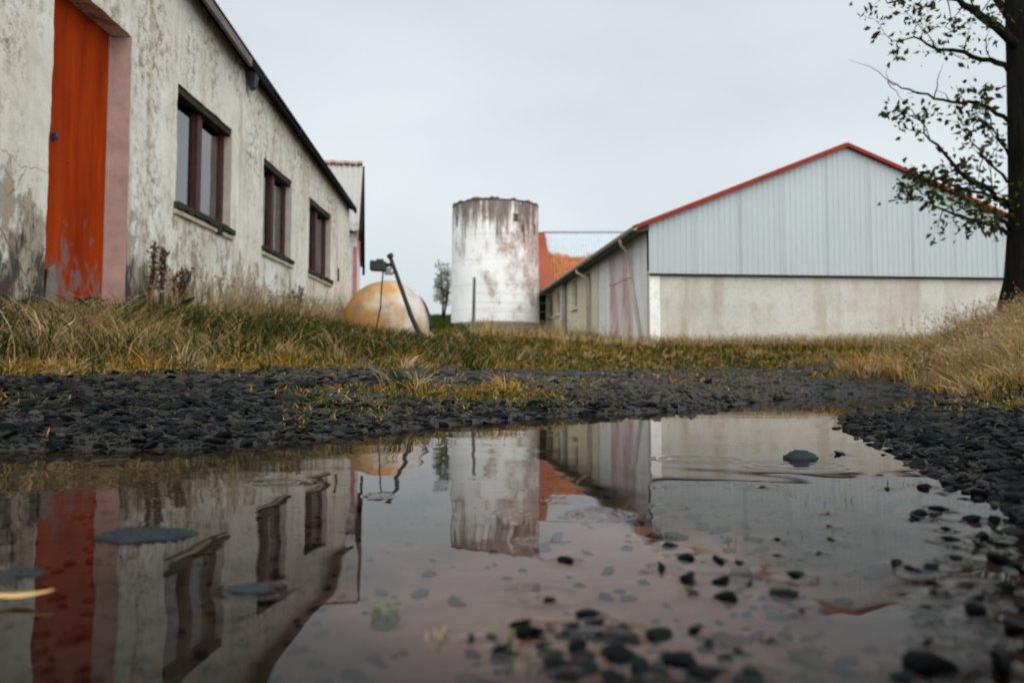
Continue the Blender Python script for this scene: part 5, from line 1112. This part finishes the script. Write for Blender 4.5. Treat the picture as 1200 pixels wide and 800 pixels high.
# ------------------------------------------------------------------ single plants
def leafy_weed(px, py, Y, n, size, label, name='weed', col=None, X=None):
    p = at(px, py, Y) if X is None else at_x(px, py, X); e_ = empty(name, (p.x, p.y, gz(p.x, p.y))); tag(e_, label, 'plant'); r = np.random.default_rng(int(px))
    for k in range(n):
        a = r.uniform(0, 6.28); L_ = size * r.uniform(.6, 1.2); b0 = Vector((r.normal(0, size * .3), r.normal(0, size * .3), -.01)); d = Vector((math.cos(a) * .7, math.sin(a) * .7, r.uniform(.7, 1.5))).normalized(); s_ = Vector((-math.sin(a), math.cos(a), 0)); V_ = []
        for i in range(6):
            t = i / 5; c_ = b0 + d * L_ * t + Vector((math.cos(a), math.sin(a), -.8)) * (.35 * L_ * t * t); w_ = L_ * .20 * math.sin(math.pi * min(.98, .12 + t * .86)); V_ += [c_ - s_ * w_ + Vector((0, 0, w_ * .4)), c_, c_ + s_ * w_ + Vector((0, 0, w_ * .4))]
        mb = MB(); mb.add(V_, [f for i in range(5) for f in ((3 * i, 3 * i + 1, 3 * i + 4, 3 * i + 3), (3 * i + 1, 3 * i + 2, 3 * i + 5, 3 * i + 4))]); mb.build('leaf', col or M['darkleaf'], e_, smooth=True)
def dock(px, py0, X, hgt, label, seed, mat):
    p = at_x(px, py0, X); zg = gz(p.x, p.y); e_ = empty('dead_dock', (p.x, p.y, zg)); tag(e_, label, 'plant'); r = np.random.default_rng(seed); st = MB(); V_, Fq = [], []
    P_, D_ = [], []
    for k in range(4):
        b0 = Vector((r.normal(0, .03), r.normal(0, .05), -.02)); t1 = b0 + Vector((r.normal(.02, .04), r.normal(0, .12), hgt * r.uniform(.7, 1))); mid = b0.lerp(t1, .5) + Vector((0, r.normal(0, .02), 0)); st.tube([b0, mid, t1], [.007, .006, .003], 5)
        for i in range(90): t = r.uniform(.35, 1.0); P_.append(b0.lerp(t1, t) + Vector(r.normal(0, .012, 3))); D_.append(Vector((0, 0, .5)))
    st.build('stalk', mat, e_); V_, Fq = leaf_arrays(np.array(P_), np.array(D_), .035, r, .2); link_mesh('seed_head', np_mesh('seed_head', V_, Fq), mat, e_)['kind'] = 'stuff'
leafy_weed(112, 362, 6.1, 14, .16, 'dark green leafy weed growing at the foot of the red door', X=-3.0)
leafy_weed(136, 362, 6.6, 9, .13, 'small dark weed beside the pink door jamb', X=-3.02)
leafy_weed(202, 366, 7.8, 16, .22, 'bushy dark weed under the nearest window', X=-2.9)
dock(187, 330, -3.08, .78, 'brown dead dock standing against the wall below the nearest window', 3, M['drystalk'])
dock(209, 360, -2.95, .5, 'short dark dead dock stalk rising from the bushy weed', 4, M['drystalk'])
dock(346, 360, -3.05, .55, 'dead dock by the wall between the two far windows', 6, M['drystalk'])
leafy_weed(497, 398, 12.8, 10, .30, 'pale grass-leaved plant around the foot of the leaning pole', 'pole_weed', M['straw'])
leafy_weed(28, 705 - 346, 5.4, 7, .14, 'low dark weed near the cracked wall beside the red door', X=-2.98)

# ------------------------------------------------------------------ leaves and sprouts on the water
def flat_leaf(px, py, length, width, rz, mat, label, name='fallen_leaf', z=.002, tilt=0.0, curl=.15):
    c = at_w(px, py); V_ = []; n_ = 12
    for i in range(n_ + 1):
        t = i / n_; x = (t - .5) * length; w_ = width * math.sin(math.pi * min(.985, max(.015, t))) ** .8; zc = curl * length * (abs(t - .45) ** 2) * 1.6 + .0012
        V_ += [(x, -w_, zc + w_ * .25), (x, 0, zc), (x, w_, zc + w_ * .25)]
    mb = MB(); mb.add(V_, [f for i in range(n_) for f in ((3 * i, 3 * i + 3, 3 * i + 4, 3 * i + 1), (3 * i + 1, 3 * i + 4, 3 * i + 5, 3 * i + 2))]); o_ = mb.build(name, mat, None, smooth=True); o_.location = (c.x, c.y, z); o_.rotation_euler = (tilt, 0, rz)
    s_ = o_.modifiers.new('solid', 'SOLIDIFY'); s_.thickness = .0005; return tag(o_, label, 'leaf')
flat_leaf(22, 706, .034, .0042, R(7), M['yellowleaf'], 'curled pale yellow willow leaf floating on the dark water', curl=.2)
cl_ = at_w(59, 513); ol = flat_leaf(59, 511, .016, .006, R(80), M['orangeleaf'], 'bright orange leaf standing at the edge of the gravel', z=.022, tilt=R(70)); ol.rotation_euler = (R(20), R(-75), R(0)); ol.location = at(58, 508, 1.27)
def sprig(px, py, n, hgt, label, mat, name='water_sprig', wid=.0006, spread=.004):
    c = at_w(px, py); e_ = empty(name, (c.x, c.y, 0)); tag(e_, label, 'sprig'); r = np.random.default_rng(int(px * 3))
    for k in range(n):
        a = r.uniform(0, 6.28); b0 = Vector((r.normal(0, spread), r.normal(0, spread), -.006)); h2 = .55 * hgt * r.uniform(.5, 1.1); t1 = b0 + Vector((math.cos(a) * h2 * .8, math.sin(a) * h2 * .8, h2 + .006)); MB().tube([b0, b0.lerp(t1, .5) + Vector((0, 0, h2 * .12)), t1], [wid, wid * .8, wid * .25], 5).build('stem', mat, e_, smooth=True)
gm = M['darkleaf']; yg = m_plain('yellow_green_shoot', (.09, .10, .02), .7, .3, 30)
sprig(992, 587, 2, .020, 'upright green shoot standing out of the puddle beside the spit', yg)
sprig(956, 590, 2, .008, 'tiny dark shoot in the middle of the reflected barn', gm)
sprig(856, 632, 3, .009, 'short yellow shoot near the reflected roof slope', yg)
sprig(956, 628, 2, .009, 'thin yellow shoot beside two foam-ringed pebbles', yg, wid=.0009)
sprig(933, 580, 4, .005, 'low yellow tuft just breaking the water', yg, spread=.008)
sprig(440, 714, 7, .013, 'small green tuft in open water beside the reflected building end', m_plain('fresh_shoot', (.09, .13, .04), .7, .3, 30), wid=.0006, spread=.006)
sprig(590, 745, 6, .012, 'blurred green tuft at the left end of the stone heap', yg, spread=.006)
sprig(618, 772, 6, .012, 'blurred yellow tuft among the near stones', yg, spread=.005)
sprig(515, 742, 5, .007, 'low pale tuft left of the stone heap', M['straw'], spread=.006)
sprig(1045, 566, 3, .010, 'pair of thin shoots by the tip of the spit', yg, spread=.008)
sprig(1064, 568, 2, .010, 'single shoot beside the round black pebble', yg, spread=.003)
